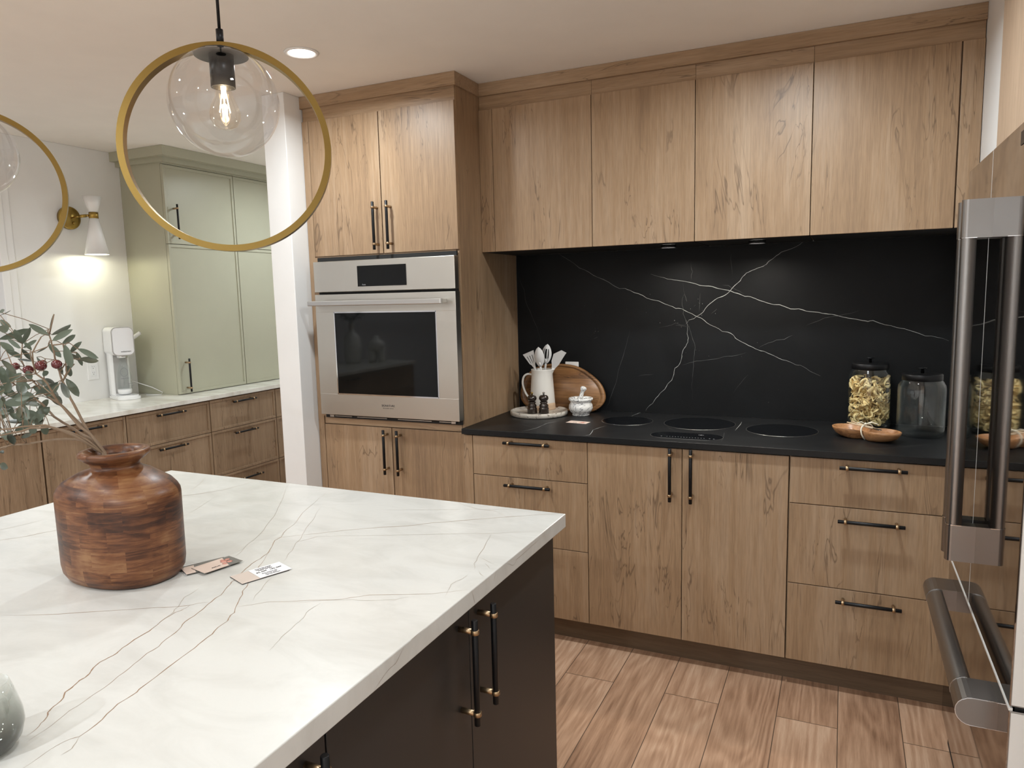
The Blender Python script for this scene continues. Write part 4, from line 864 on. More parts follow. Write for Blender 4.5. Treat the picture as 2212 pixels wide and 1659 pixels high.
# white vases seen in the oven glass
for (x, y, h, lab, fol) in ((-2.50, -3.20, .36, 'tall matte white vase with dark foliage, seen in the oven glass', True), (-2.33, -3.33, .24, 'short matte white arched vase, seen in the oven glass', False)):
    t = thing('white_vase', lab, 'vase', (x, y, .9145)); mb = MB()
    if fol: mb.lathe([(.055, .0), (.075, .02), (.08, .15), (.075, .22), (.055, .26), (.025, .28), (.022, h), (.028, h+.004)], (x, y, .9145), 36)
    else:
        for s in (-1, 1): mb.lathe([(.03, 0), (.036, .03), (.038, .10), (.036, .15)], (x+s*.035, y-s*.02, .9145), 28)
        mb.lathe([(.038, .10), (.075, .13), (.075, .18), (.04, .205), (.025, .21), (.024, h)], (x, y, .9145), 36)
    mb.build('body', CERAMIC, t)
    if fol:
        mb = MB()
        for k in range(14):
            a = rng.uniform(0, 6.28); e = Vector((x+math.cos(a)*rng.uniform(.06, .16), y+math.sin(a)*rng.uniform(.06, .16), .9145+h+rng.uniform(.05, .18)))
            mb.tube([(x, y, .9145+h-.03), (x+.02*math.cos(a), y+.02*math.sin(a), .9145+h+.03), e], .002, 5)
            for q in range(4):
                c_ = Vector((x, y, .9145+h)).lerp(e, .4+.2*q); d = Vector((rng.uniform(-1, 1), rng.uniform(-1, 1), rng.uniform(-.3, 1))).normalized()*.06; n = d.cross(Vector((.3, .2, 1))).normalized()*.016
                mb.add([c_, c_+d*.5+n, c_+d, c_+d*.5-n], [(0, 1, 2, 3)])
        mb.build('foliage', LEAF, t)

# ================================================================== COUNTER PROPS
TX, TY = .187, -.186
t = thing('round_tray', 'round speckled stone tray under the white pitcher and the two mills', 'tray', (TX, TY, .9143))
mb = MB(); mb.lathe([(0, .9143), (.134, .9143), (.139, .917), (.140, .934), (.1375, .9365), (.132, .9365), (.129, .931), (0, .9305)], (TX, TY, 0), 72); mb.build('dish', GRANITE, t)
ZT2 = .9308
cx, cy = .178, -.118
t = thing('pitcher', 'white ceramic pitcher holding kitchen utensils on the round tray', 'pitcher', (cx, cy, ZT2))
mb = MB()
prof = [(.0, .0), (.0615, 0), (.0635, .004), (.0605, .05), (.057, .10), (.0535, .15), (.052, .175), (.0525, .193), (.0535, .1975), (.0505, .197), (.0495, .175), (.052, .12), (.055, .05), (0, .045)]
mb.lathe([(r2, z2+ZT2) for r2, z2 in prof], (cx, cy, 0), 56)
# spout: pull the rim outward on the right side
vs = []
for v in mb.v:
    x, y, z = v; dx, dy = x-cx, y-cy; rr = math.hypot(dx, dy); an = abs(math.atan2(dy, dx)-(-.25))
    if z > ZT2+.155 and an < .42 and rr > .04:
        k = (math.cos(an/.42*math.pi/2)**1.5)*((z-ZT2-.155)/.042)**1.5; x += dx/rr*.024*k; y += dy/rr*.024*k; z += .004*k
    vs.append((x, y, z))
mb.v = vs; pb = mb.build('body', CERAMIC, t)
mb = MB(); mb.lathe([(.0642, ZT2+.0), (.0643, ZT2+.004), (.0628, ZT2+.022), (.0620, ZT2+.034)], (cx, cy, 0), 56)
mb.v = [(x, y, min(z, ZT2+.016+.018*max(0, math.cos(math.atan2(y-cy, x-cx)+.4)))) for x, y, z in mb.v]
mb.build('bare_clay_base', CLAY, t)
mb = MB(); hx = cx-.05
hp_ = [Vector(p) for p in ((hx+.014, cy-.002, ZT2+.164), (hx+.002, cy-.005, ZT2+.168), (hx-.022, cy-.01, ZT2+.172), (hx-.042, cy-.014, ZT2+.158), (hx-.048, cy-.016, ZT2+.125), (hx-.038, cy-.013, ZT2+.085), (hx-.018, cy-.009, ZT2+.052), (hx-.004, cy-.004, ZT2+.035), (hx+.006, cy-.002, ZT2+.026))]
hs_ = [.5*((2*p1)+(-p0+p2)*s+(2*p0-5*p1+4*p2-p3)*s*s+(-p0+3*p1-3*p2+p3)*s**3) for p0, p1, p2, p3 in zip(hp_, hp_[1:], hp_[2:], hp_[3:]) for s in (0, .2, .4, .6, .8)]
mb.tube(hs_, .0075, 14, flat=.7); mb.build('handle', CERAMIC, t)

# utensils in the pitcher: each a thing, blade plane facing the room
def utensil(name, label, foot, head, wdir, shape):
    f = Vector(foot); h = Vector(head); a = (h-f).normalized(); wd = Vector(wdir); wd = (wd-a*wd.dot(a)).normalized(); n = a.cross(wd).normalized()
    L_ = (h-f).length; t = thing(name, label, 'utensil', tuple(f), group='white utensils in the pitcher')
    def P(u, v, d=0): return f+a*u+wd*v+n*d
    mb = MB(); mb.tube([P(0, 0), P(L_*.5, 0), P(L_-.075, 0)], .0052, 12); mb.build('shaft', UTEN, t)
    mb = MB(); shape(mb, P, L_); mb.build('head', UTEN, t); return t
def blade(cols):
    """cols: outline columns (v0,v1) from neck to tip with slots as gaps"""
    def f(mb, P, L_):
        for quad in cols:
            (u0, a0, b0), (u1, a1, b1) = quad; th = .0016
            vs = [P(L_+u0, a0, -th), P(L_+u0, b0, -th), P(L_+u1, b1, -th), P(L_+u1, a1, -th), P(L_+u0, a0, th), P(L_+u0, b0, th), P(L_+u1, b1, th), P(L_+u1, a1, th)]
            mb.add(vs, [(0, 1, 2, 3), (7, 6, 5, 4), (0, 4, 5, 1), (1, 5, 6, 2), (2, 6, 7, 3), (3, 7, 4, 0)])
    return f
slot = [((-.085, -.005, .005), (-.066, -.009, .009)), ((-.066, -.009, .009), (-.056, -.017, .017))]
for a, b in ((-.017, -.0105), (-.0075, -.0015), (.0015, .0075), (.0105, .017)):
    k0, k1 = 1.0, 1.7
    slot.append(((-.056, a*k0, b*k0), (-.018, a*1.55, b*1.55)))
slot += [((-.018, -.0265, .0265), (0, -.031, .031))]
utensil('slotted_turner', 'white slotted turner leaning left in the pitcher', (.195, cy+.01, ZT2+.07), (.110, cy-.01, 1.210), (1, 0, -.1), blade(slot))
utensil('angled_turner', 'white solid turner with slanted edge leaning right in the pitcher', (.168, cy+.01, ZT2+.06), (.272, cy-.01, 1.200), (1, 0, 0), blade([((-.085, -.005, .005), (-.066, -.011, .011)), ((-.066, -.011, .011), (-.045, -.022, .019)), ((-.045, -.022, .019), (-.008, -.026, .024)), ((-.008, -.026, .024), (.026, .002, .030))]))
def spoonhead(slots):
    def f(mb, P, L_):
        nu, nv = 12, 10
        def pt(i, j, th):
            u = i/nu; v = -1+2*j/nv; wv = .0255*math.sin(math.pi*min(1, u*.93+.07))**.65
            return P(L_-.088+.094*u, v*wv, -.012*math.sin(math.pi*u)*(1-v*v)+th+.003*u)
        fs = []; vs = []
        for th in (0, .002):
            for i in range(nu+1):
                for j in range(nv+1): vs.append(pt(i, j, th))
        K = (nu+1)*(nv+1)
        for i in range(nu):
            for j in range(nv):
                if slots and j in (2, 4, 5, 7) and 3 <= i <= 8: continue
                a = i*(nv+1)+j; q = (a, a+1, a+nv+2, a+nv+1)
                fs.append(q); fs.append(tuple(K+x for x in reversed(q)))
        mb.add(vs, fs, 0, True); mb.tube([P(L_-.090, 0, 0), P(L_-.068, 0, -.004)], .0055, 10)
    return f
utensil('slotted_spoon', 'white slotted spoon standing behind the solid spoon in the pitcher', (.172, cy+.02, ZT2+.06), (.203, cy+.012, 1.244), (1, 0, -.1), spoonhead(True))
utensil('solid_spoon', 'white solid spoon standing upright in the middle of the pitcher', (.19, cy-.005, ZT2+.06), (.172, cy-.03, 1.232), (1, 0, .05), spoonhead(False))

# pepper mills
def mill(x, y, lab, cap):
    t = thing('pepper_mill', lab, 'pepper mill', (x, y, ZT2+.0002), group='mills on the stone tray')
    z = ZT2+.0002; P_ = [(0, 0), (.0235, 0), (.0240, .003), (.0232, .020), (.0240, .022), (.0232, .025), (.0205, .030), (.0218, .034), (.0215, .040), (.016, .047), (.0165, .050), (.019, .052), (.0185, .056), (.014, .058), (0, .058)]
    mb = MB(); mb.lathe([(a, z+b) for a, b in P_], (x, y, 0), 40); mb.build('body', MILLW, t)
    P_ = [(0, .0583), (.013, .0585), (.018, .061), (.0222, .068), (.0228, .074), (.021, .081), (.015, .087), (.006, .0885), (0, .0885)]
    mb = MB(); mb.lathe([(a, z+b) for a, b in P_], (x, y, 0), 40); mb.build('head', MILLW, t)
    mb = MB(); mb.lathe([(0, z+.088), (.0045, z+.088), (.004, z+.094), (.0062, z+.097), (.0062, z+.100), (.003, z+.102), (0, z+.102)], (x, y, 0), 20); mb.build('finial', cap, t)
mill(.183, -.262, 'dark lacquered mill with brass knob, nearer the oven cabinet', BRASSG)
mill(.236, -.245, 'dark lacquered mill with silver knob, nearer the mortar', CHROME)

# cutting board leaning on the splashback
t = thing('cutting_board', 'oval acacia cutting board leaning on the black backsplash behind the pitcher', 'cutting board', (.27, -.03, .9145))
out = []
ctrl = [(.03, 1.0), (.045, 1.06), (.09, 1.115), (.16, 1.142), (.25, 1.146), (.33, 1.134), (.40, 1.098), (.455, 1.05), (.478, 1.0), (.474, .965), (.448, .935), (.41, .918), (.34, .9158), (.25, .9160), (.14, .9165), (.075, .928), (.04, .958)]
def closed_spline(c, n=6):
    o = []; m = len(c)
    for i in range(m):
        p0, p1, p2, p3 = [Vector(c[(i+k-1) % m]) for k in range(4)]
        for j in range(n):
            s = j/n; o.append(.5*((2*p1)+(-p0+p2)*s+(2*p0-5*p1+4*p2-p3)*s*s+(-p0+3*p1-3*p2+p3)*s**3))
    return o
O = closed_spline(ctrl); cen = Vector((.26, 1.03))
lean = lambda z: -.052+(z-.9145)*.17
def ringv(k, d): return [(p.x, lean(cen.y+(p.y-cen.y)*1)+d if False else lean(q.y)+d, q.y) if False else (q.x, lean(q.y)+d, q.y) for p in O for q in [cen+(p-cen)*k]]
mb = MB(); n = len(O); lay = [(.0, -.018), (.86, -.018), (.875, -.0135), (.90, -.0135), (.915, -.018), (.985, -.018), (1, -.015), (1, -.002), (.985, .0), (.0, .0)]
vs = []
for k, d in lay: vs += ringv(max(k, .001), d)
fs = []
for i in range(len(lay)-1):
    for j in range(n): fs.append((i*n+j, i*n+(j+1) % n, (i+1)*n+(j+1) % n, (i+1)*n+j))
mb.add(vs, fs, 0, True); zmin = min(v[2] for v in mb.v); mb.v = [(x, y, z+.9148-zmin) for x, y, z in mb.v]
mb.build('board', BOARD, t)

# mortar and pestle
mx_, my_ = .388, -.150
t = thing('mortar', 'small white marble mortar beside the stone tray', 'mortar', (mx_, my_, .9143)); mb = MB()
mb.lathe([(r2, .9143+z2) for r2, z2 in [(0, 0), (.040, 0), (.042, .004), (.040, .010), (.050, .018), (.0575, .034), (.056, .050), (.049, .062), (.050, .067), (.058, .075), (.0585, .082), (.055, .084), (.049, .080), (.046, .060), (.042, .03), (0, .022)]], (mx_, my_, 0), 56); mb.build('bowl', MARBLE, t)
mb = MB(); a = Vector((mx_-.018, my_-.004, .945)); b = Vector((mx_+.016, my_+.006, 1.052)); d = (b-a)
mb.tube([a+d*s for s in (0, .04, .12, .3, .6, .78, .84, .92, .98, 1.0)], .01, 20, radii=[.004, .013, .016, .0125, .0095, .009, .013, .0155, .011, .003])
single('pestle', mb, MARBLE, 'white marble pestle standing in the mortar', 'pestle')

# jars
def jar(x, y, h, label, pasta):
    z = .9144; t = thing('storage_jar', label, 'jar', (x, y, z), group='glass jars by the fridge')
    r_o = .083; mb = MB()
    mb.lathe([(r2, z+z2) for r2, z2 in [(0, .002), (.070, 0), (.079, .004), (r_o, .014), (r_o, h-.045), (.081, h-.030), (.073, h-.016), (.067, h-.008), (.067, h)]], (x, y, 0), 72)
    mb.lathe([(r2, z+z2) for r2, z2 in [(0, .010), (.070, .009), (.0795, .016), (.080, h-.045), (.076, h-.028), (.066, h-.010), (.064, h)]], (x, y, 0), 72)
    mb.build('glass_body', JARGLASS, t)
    mb = MB(); mb.lathe([(r2, z+h+z2) for r2, z2 in [(.0685, -.010), (.070, -.009), (.070, .012), (.068, .0145), (.060, .0155), (0, .0165)]], (x, y, 0), 64); ld_ = mb.build('lid', BLACKM, t)
    mb = MB(); mb.lathe([(r2, z+h+z2) for r2, z2 in [(0, .0165), (.006, .0165), (.0055, .032), (.014, .034), (.0145, .037), (0, .038)]], (x, y, 0), 28); mb.build('knob', BLACKM, ld_)
    return t
jar(1.623, -.100, .252, 'tall glass jar filled with dry ribbon pasta, black lid', True)
jar(1.800, -.222, .226, 'empty squat glass jar with black lid, next to the fridge', False)
# pasta ribbons
mb = MB(); pr_ = random.Random(11); px_, py_ = 1.623, -.100
for k in range(150):
    rr = .069*math.sqrt(pr_.random()); a = pr_.uniform(0, 6.28); zc = .936+.178*pr_.random(); c_ = Vector((px_+rr*math.cos(a), py_+rr*math.sin(a), zc))
    d = Vector((pr_.uniform(-1, 1), pr_.uniform(-1, 1), pr_.uniform(-.8, .8))).normalized(); u = d.cross(Vector((pr_.uniform(-1, 1), pr_.uniform(-1, 1), pr_.uniform(-1, 1)))).normalized(); wv = d.cross(u)
    n = 22; amp = pr_.uniform(.008, .016); L_ = pr_.uniform(.040, .070); fr = pr_.uniform(1.0, 2.2); ph = pr_.uniform(0, 6); wd = pr_.uniform(.0055, .0095); vs = []
    for i in range(n+1):
        s = i/n; q = c_+d*(s-.5)*L_+u*amp*math.sin(ph+fr*6.28*s)+wv*amp*.9*math.cos(ph*1.3+fr*5*s)
        for sg in (-1, 1):
            e = q+(wv*math.cos(2*s+ph)+u*math.sin(2*s+ph)*.5+d*.15)*wd*sg+d*.0015*math.sin(40*s+sg)
            ex, ey = e.x-px_, e.y-py_; h_ = math.hypot(ex, ey)
            if h_ > .0765: e = Vector((px_+ex/h_*.0765, py_+ey/h_*.0765, e.z))
            e.z = min(max(e.z, .928), 1.132); vs.append(e)
    th = Vector((0, 0, .0))
    mb.add(vs, [(2*i, 2*i+1, 2*i+3, 2*i+2) for i in range(n)], 0, True)
o = single('pasta_ribbons', mb, PASTA, 'tangle of dry yellow pasta ribbons filling the tall jar', 'pasta', kind='stuff')
md = o.modifiers.new('thick', 'SOLIDIFY'); md.thickness = .0012

# twin-lobed wooden bowl with tied tasting spoons
bx, by = 1.608, -.355; ang = math.atan2(-.39+.315, 1.668-1.548)
t = thing('twin_bowl', 'small double-lobed wooden bowl tied with cream ribbon, before the pasta jar', 'bowl', (bx, by, .9144)); mb = MB()
nn = 128
def lobe(k, z):
    o = []
    for i in range(nn):
        a = 2*math.pi*i/nn; x = math.cos(a)*.132; wy = max(.056*math.sqrt(max(0, 1-((abs(x)-.064)/.0681)**2)), .026 if abs(x) < .05 else 0)*(1 if math.sin(a) >= 0 else -1)
        zz = z+(.012*(1-z/.042)-(.005 if z > .025 else 0))*math.exp(-(x/.026)**2)
        x, wy = x*k, wy*k
        o.append((bx+x*math.cos(ang)-wy*math.sin(ang), by+x*math.sin(ang)+wy*math.cos(ang), .9144+zz))
    return o
lay = [(.02, .0), (.62, .0), (.76, .005), (.90, .015), (.98, .029), (1.0, .038), (.975, .0395), (.95, .038), (.88, .024), (.74, .010), (.5, .006), (.02, .005)]
vs = []
for k, z in lay: vs += lobe(k, z)
fs = [(i*nn+j, i*nn+(j+1) % nn, (i+1)*nn+(j+1) % nn, (i+1)*nn+j) for i in range(len(lay)-1) for j in range(nn)]
mb.add(vs, fs, 0, True)
# low saddle between the two lobes
mb.build('bowl', ACACIA, t)
ca, sa = math.cos(ang), math.sin(ang)
def BL(x, y, z): return (bx+x*ca-y*sa, by+x*sa+y*ca, .9144+z)
for i, (dy, lab) in enumerate(((-.010, 'pale wooden tasting spoon lying across the twin bowl, nearer the counter edge'), (.008, 'pale wooden tasting spoon lying across the twin bowl, nearer the jar'))):
    t2 = thing('tasting_spoon', lab, 'spoon', BL(0, dy, .05), group='wooden spoons tied on the twin bowl')
    mb = MB(); mb.tube([BL(-.075, dy*1.6+.012, .054), BL(-.02, dy, .0505), BL(.035, dy*.3-.008, .046)], .0032, 10, radii=[.0022, .003, .0036]); mb.build('shaft', SPOONW, t2)
    mb = MB(); p0 = Vector(BL(.035, dy*.3-.008, .046)); d = (p0-Vector(BL(-.02, dy, .0505))).normalized()
    mb.tube([p0+d*s for s in (0, .006, .014, .024, .031, .034)], .006, 14, radii=[.0036, .006, .0085, .0085, .005, .001], flat=.35); mb.build('head', SPOONW if i else MILLW, t2)
mb = MB()
loopp = [BL(.004+.004*math.sin(a*2), (.037 if math.cos(a) else 0)*math.cos(a), .0275+.030*math.sin(a)) for a in [R(k*15) for k in range(24)]]
mb.tube(loopp, .0032, 10, closed=True, flat=.6)
for s in ((.03, .02), (.045, .012), (-.022, -.02)): mb.tube([BL(.004, -.01, .0585), BL(.004+s[0]*.5, -.01+s[1]*.6, .067), BL(.004+s[0], -.01+s[1], .060)], .0028, 8, flat=.6)
mb.lathe([(0, -.005), (.006, -.002), (.006, .002), (0, .005)], BL(.004, -.01, .059), 12)
single('ribbon_tie', mb, RAFFIA, 'cream ribbon tied around the twin bowl and its spoons', 'ribbon')

# ---- cards
def card(label, cx, cy, z, L_, W, a, mats, deco=None, group=None, cat='card', th=.0006, name='business_card'):
    t = thing(name, label, cat, (cx, cy, z), R(a), group); mb = MB(); mb.box(-L_/2, L_/2, -W/2, W/2, 0, th, 0)
    if deco: deco(mb, th+.00012)
    mb.build('card', mats, t); return t
def deco_photo(mb, z):
    mb.add([(-.045, -.0275, z), (.012, -.0275, z), (.028, .0275, z), (-.045, .0275, z)], [(0, 1, 2, 3)], 1)
    for x, y, r2 in ((.018, .004, .008), (.026, -.006, .007), (.012, -.010, .006), (.030, .010, .006), (.020, .014, .005)):
        mb.lathe([(r2, z), (r2*.5, z+.0002)], (x, y, 0), 10, mi=2)
    text_mb(mb, 'thank you', .005, Matrix.Translation((-.010, -.012, z+.0002)), 3)
for i, (dx, dy, a) in enumerate(((0, 0, 56), (.002, .001, 61), (-.001, .002, 58), (.001, -.001, 63))):
    card(['lowest card of the small stack beside the wooden vase', 'second card from the bottom of the stack beside the vase', 'third card from the bottom of the stack beside the vase', 'grey and blush card just under the top card of the stack'][i], .253+dx, -2.277+dy, .9144+i*.0009, .094, .056, a, [GREYCARD if i in (1, 3) else PAPER, BLUSH], (lambda mb, z: mb.add([(-.047, -.028, z), (-.028, -.028, z), (-.020, .020, z), (-.047, .020, z)], [(0, 1, 2, 3)], 1)) if i == 3 else None, 'cards stacked beside the vase')
card('blush card with rose print lying askew on top of the card stack', .276, -2.266, .9144+.0040, .090, .055, 77, [GREYCARD, BLUSH, ROSE, INK], deco_photo, 'cards stacked beside the vase')
def deco_receipt(mb, z):
    mb.add([(-.018, -.0295, z), (.0535, -.0295, z), (.0535, .0295, z), (-.018, .0295, z)], [(0, 1, 2, 3)], 1)
    M_ = lambda x, y: Matrix.Translation((x, y, z+.0002))
    text_mb(mb, 'Present this card for', .0044, M_(.012, .022), 2); text_mb(mb, 'your in-store offer', .0044, M_(.010, .0165), 2); text_mb(mb, 'kitchen  and  bath', .0044, M_(.012, .011), 2)
    text_mb(mb, '5% OFF', .0072, M_(-.001, .001), 2); text_mb(mb, '10% OFF', .0072, M_(.031, .001), 2); text_mb(mb, 'Some conditions apply', .0038, M_(.012, -.010), 2); text_mb(mb, 'Ask us for details', .0038, M_(.012, -.0165), 2); text_mb(mb, 'Valid until December', .0038, M_(.014, -.0225), 2)
card('beige card lying under the white offer card, apart from the stack', .398, -2.2655, .9144, .104, .060, 69, [INK, BEIGECARD], lambda mb, z: mb.add([(-.052, -.030, z), (.052, -.030, z), (.052, .030, z), (-.052, .030, z)], [(0, 1, 2, 3)], 1), 'loose cards on the island', th=.0016)
card('white offer card with small black print, on the beige card', .400, -2.260, .9144+.0020, .105, .059, 69, [PAPER, PAPER, INK], None, 'loose cards on the island').location.z
o = [x for x in bpy.data.objects if x.get('label', '').startswith('white offer card')][0]
for ch in [c for c in bpy.data.objects if c.parent == o]: bpy.data.objects.remove(ch)
mb = MB(); mb.box(-.018, .0535, -.0295, .0295, 0, .0005, 0); deco_receipt(mb, .0006); mb.build('card', [PAPER, PAPER, INK], o)
card('small blush card with rose print on the black counter by the mortar', .441, -.341, .9144, .098, .052, -6, [BLUSH, BLUSH, ROSE, INK], deco_photo, th=.0006)

# ================================================================== WOODEN VASE AND OLIVE STEMS
VX, VY = .114, -2.368
t = thing('wooden_vase', 'large oval brown wooden vase with flared neck on the island', 'vase', (VX, VY, .9143))
rings = [(.0, .0, 0), (.118, .084, 0), (.126, .090, .003), (.136, .098, .018), (.1385, .1005, .035), (.1395, .1015, .178), (.1385, .1005, .186), (.134, .097, .194), (.122, .089, .206), (.104, .078, .217), (.080, .066, .227), (.057, .053, .2335), (.0475, .0475, .238), (.0465, .0465, .243), (.050, .050, .249), (.060, .060, .256), (.068, .068, .263), (.0695, .0695, .269), (.067, .067, .2735), (.058, .058, .2745), (.048, .048, .269), (.042, .042, .255), (.040, .040, .235), (.045, .045, .20), (.09, .07, .16), (.10, .075, .05), (0, 0, .02)]
nn = 72; vs = []
for rx, ry, z in rings:
    ex = 2.25 if z < .21 and rx > .08 else 2
    for k in range(nn):
        a = 2*math.pi*k/nn; c_, s_ = math.cos(a), math.sin(a); q = (abs(c_)**ex+abs(s_)**ex)**(-1/ex)
        vs.append((VX+rx*c_*q, VY+ry*s_*q, .9143+z))
mb = MB(); mb.add(vs, [(i*nn+j, i*nn+(j+1) % nn, (i+1)*nn+(j+1) % nn, (i+1)*nn+j) for i in range(len(rings)-1) for j in range(nn)], 0, True)
mb.build('body', VASEW, t)

def leaf(mb, a, b, wd, rr):
    a, b = Vector(a), Vector(b); d = b-a; L_ = d.length
    if L_ < 1e-4: return
    view = (Vector(CAM)-a).normalized(); tilt = Vector((rr.uniform(-.5, .5), rr.uniform(-.5, .5), rr.uniform(-.5, .5)))
    n = (view+tilt); n = (n-d*(n.dot(d)/d.dot(d))).normalized(); s = d.normalized().cross(n); K = 7; vs = []; fs = []
    bow = rr.uniform(-.10, .10)*L_
    for i in range(K+1):
        u = i/K; hw = wd*.5*(math.sin(math.pi*min(1, u*.94+.02))**.75)*(1 if u < 1 else 0)+.0004; c_ = a+d*u-n*bow*4*u*(1-u)*.5
        vs += [c_-s*hw+n*hw*.25, c_, c_+s*hw+n*hw*.25]
    for i in range(K):
        for j in (0, 1): fs.append((3*i+j, 3*i+j+1, 3*i+j+4, 3*i+j+3))
    mb.add(vs, fs, 0, True)
SL = ['tallest olive stem rising from the wooden vase, tip above the olives', 'olive stem arching left behind the tallest one in the wooden vase', 'long olive stem reaching far left towards the picture edge', 'low olive stem running left below the leaves', 'front olive stem sweeping left in a shallow curve', 'lowest olive stem, drooping left over the island', 'thin olive stem carrying most of the dark red olives']
branches = []
for i, P in enumerate(STEMS):
    t = thing('olive_stem', SL[i], 'olive stem', P[0], group='olive stems in the wooden vase'); mb = MB()
    n = len(P); pts = []
    for a, b in zip(P, P[1:]):
        a, b = Vector(a), Vector(b); pts += [a, (a+b)/2+Vector((rng.uniform(-1, 1), rng.uniform(-1, 1), rng.uniform(-1, 1)))*.0015]
    pts.append(Vector(P[-1])); m = len(pts)
    mb.tube(pts, .003, 8, radii=[.0034*(1-.68*k/m) for k in range(m)])
    branches.append((t, mb, pts, MB(), []))
def nearest(p):
    p = Vector(p); return min(range(len(branches)), key=lambda i: min((q-p).length for q in branches[i][2][3:]))
for P in TWIGS:
    i = nearest(P[0]); branches[i][1].tube(P, .0013, 6, radii=[.0016-.0008*k/len(P) for k in range(len(P))])
    branches[i][2].extend(Vector(p) for p in P)
lr = random.Random(5)
for a, b, wd in LEAVES:
    i = nearest(a); q = min(branches[i][2][3:], key=lambda q: (q-Vector(a)).length)
    if .004 < (q-Vector(a)).length < .12: branches[i][1].tube([q, (q+Vector(a))/2+Vector((0, 0, .003)), a], .0008, 5)
    leaf(branches[i][3], a, b, wd, lr)
for c_, r2 in OLIVES:
    i = nearest(c_); q = min(branches[i][2][3:], key=lambda q: (q-Vector(c_)).length)
    branches[i][1].tube([q, (q+Vector(c_))/2, c_], .0008, 5); branches[i][4].append((c_, r2))
for t, mb, pts, lm, ols in branches:
    mb.build('twig', STEM, t)
    if lm.v: lm.build('leaves', LEAF, t)
    for c_, r2 in ols:
        ob = MB(); ob.lathe([(math.sin(math.pi*k/10)*r2*1.02, -math.cos(math.pi*k/10)*r2*1.22) for k in range(11)], c_, 20, axis='x'); ob.build('olive', OLIVE, t)

# glass at the near edge
gx, gy = .514, -2.876
t = thing('stemless_glass', 'smoky stemless wine glass at the near left edge of the island', 'glass', (gx, gy, .9144)); mb = MB()
mb.lathe([(r2, .9144+z2) for r2, z2 in [(.0, .004), (.018, .0), (.030, .004), (.040, .017), (.0445, .035), (.0435, .050), (.038, .074), (.0315, .094), (.0305, .094), (.037, .074), (.0425, .050), (.0435, .035), (.039, .018), (.028, .010), (0, .009)]], (gx, gy, 0), 56); mb.build('bowl', SMOKE, t)

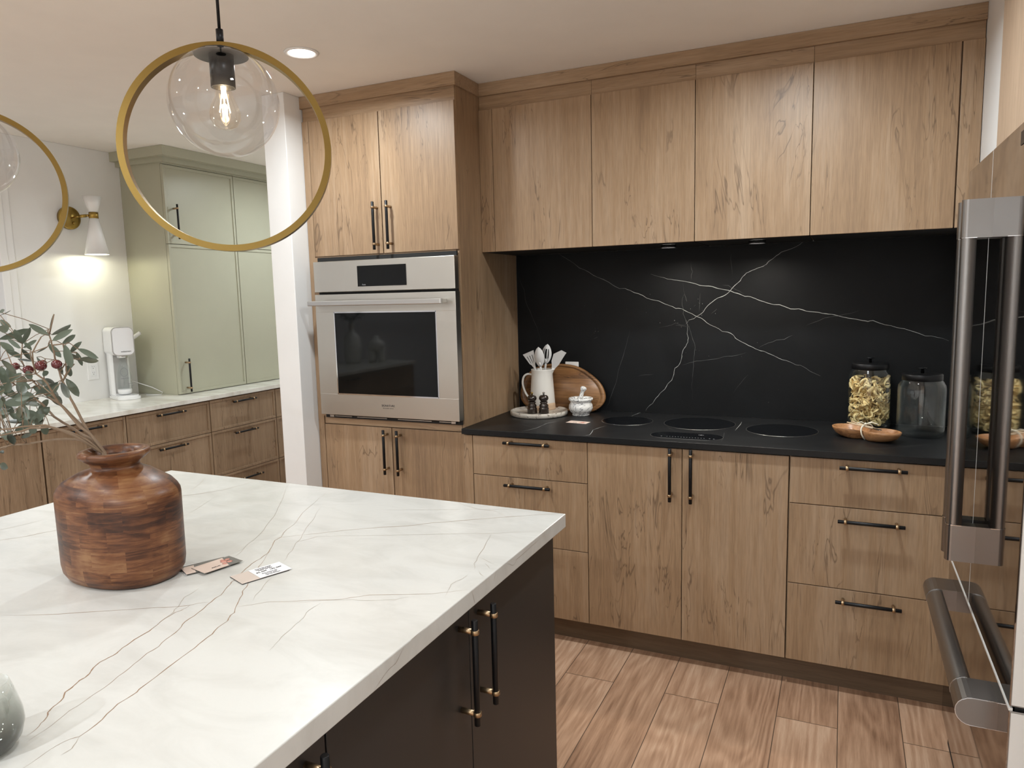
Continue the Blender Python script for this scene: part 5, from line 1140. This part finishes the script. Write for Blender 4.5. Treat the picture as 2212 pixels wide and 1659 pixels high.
# ================================================================== PENDANTS
def pendant(x, y, zc, label, rad=.181, ang=-9):
    t = thing('pendant_lamp', label, 'pendant lamp', (x, y, zc), group='brass ring pendants over the island')
    # ring faces the camera side of the room, it hangs freely turned
    az = math.atan2(CAM[1]-y, CAM[0]-x)+R(ang or 0); nrm = Vector((math.cos(az), math.sin(az), 0)); sd = Vector((-math.sin(az), math.cos(az), 0))
    mb = MB(); n = 120; w_, dp = .0058, .0115; vs = []
    for k in range(n):
        a = 2*math.pi*k/n; rd = sd*math.cos(a)+Vector((0, 0, 1))*math.sin(a)
        for r2, d in ((rad-w_, -dp), (rad-w_, dp), (rad+w_, dp), (rad+w_, -dp)): vs.append(Vector((x, y, zc))+rd*r2+nrm*d)
    fs = []
    for k in range(n):
        for j in range(4): a = k*4+j; b = k*4+(j+1) % 4; c_ = ((k+1) % n)*4+(j+1) % 4; d = ((k+1) % n)*4+j; fs.append((a, b, c_, d))
    mb.add(vs, fs, 0, False); mb.build('ring', GOLD, t)
    top = zc+rad
    mb = MB(); mb.tube([(x, y, top+.003), (x, y, top+.030)], .0065, 14); mb.tube([(x, y, top+.028), (x, y, CEIL-.02)], .0028, 10); mb.lathe([(.055, CEIL-.022), (.06, CEIL-.018), (.06, CEIL-.0005)], (x, y, 0), 32); mb.build('cord', BLACKM, t)
    gz = zc+.083; gr = .0970
    mb = MB(); ths = math.asin(.048/gr)
    prof = [(gr*math.sin(ths+(math.pi-ths)*k/30), gz+gr*math.cos(ths+(math.pi-ths)*k/30)) for k in range(31)]; prof[-1] = (0, gz-gr)
    mb.lathe(prof, (x, y, 0), 72); mb.build('glass_globe', GLOBE, t)
    mb = MB(); zt = gz+gr*math.cos(ths); mb.lathe([(0, zt+.012), (.018, zt+.0115), (.040, zt+.004), (.0475, zt-.003), (.046, zt-.004), (0, zt+.002)], (x, y, 0), 48); mb.lathe([(.008, zt+.010), (.008, top-.004)], (x, y, 0), 20); mb.build('cap', BLACKM, t)
    mb = MB(); mb.lathe([(.0215, zt-.001), (.0215, zt-.058), (.019, zt-.058), (.019, zt-.05), (0, zt-.05)], (x, y, 0), 36); mb.build('socket', BLACKM, t)
    bz = zt-.058
    mb = MB(); mb.lathe([(.0125, bz+.004), (.0130, bz-.004), (.0175, bz-.018), (.0240, bz-.032), (.0275, bz-.045), (.0265, bz-.057), (.020, bz-.068), (.010, bz-.0735), (0, bz-.0745)], (x, y, 0), 40); bl = mb.build('bulb', BULBG, t)
    mb = MB()
    for k in range(4):
        a = R(45+90*k); mb.tube([(x+.004*math.cos(a), y+.004*math.sin(a), bz-.012), (x+.009*math.cos(a), y+.009*math.sin(a), bz-.044)], .0009, 8)
    mb.lathe([(.005, bz+.002), (.004, bz-.012), (0, bz-.014)], (x, y, 0), 12)
    mb.build('filament', FILA, bl)
    ld = bpy.data.lights.new('bulb_lamp', 'POINT'); ld.energy = PENDANT_W; ld.color = (1, .78, .50); ld.shadow_soft_size = .006
    lo = bpy.data.objects.new('bulb_lamp', ld); COL.objects.link(lo); lo.parent = t; lo.location = (0, 0, bz-.04-zc)
pendant(.471, -2.344, 1.775, 'brass ring pendant with clear glass globe and glowing bulb, nearest the camera')
pendant(-.308, -2.350, 1.760, 'brass ring pendant with clear globe, cut off by the left picture edge')

# ================================================================== RECESSED LIGHTS
for k, (x, y, wt) in enumerate(CANS):
    if k == 0: t = thing('recessed_light', 'round recessed ceiling light in front of the oven cabinet', 'ceiling light', (x, y, CEIL), group='recessed ceiling lights')
    else: t = thing('recessed_light', 'unseen round recessed ceiling light outside the picture, placed to light the room', 'ceiling light', (x, y, CEIL), group='recessed lights beyond the frame')
    mb = MB(); mb.lathe([(.050, CEIL-.0005), (.050, CEIL-.004), (.058, CEIL-.006), (.064, CEIL-.004), (.066, CEIL-.0005)], (x, y, 0), 48); mb.build('trim_ring', TRIMW, t)
    mb = MB(); mb.lathe([(0, CEIL-.005), (.030, CEIL-.0045), (.0495, CEIL-.002)], (x, y, 0), 48); mb.build('lens', LENS, t)
    ld = bpy.data.lights.new('downlight', 'AREA'); ld.shape = 'DISK'; ld.size = .09; ld.energy = wt; ld.color = WARM; ld.spread = R(165)
    lo = bpy.data.objects.new('downlight', ld); COL.objects.link(lo); lo.parent = t; lo.location = (0, 0, -.012)
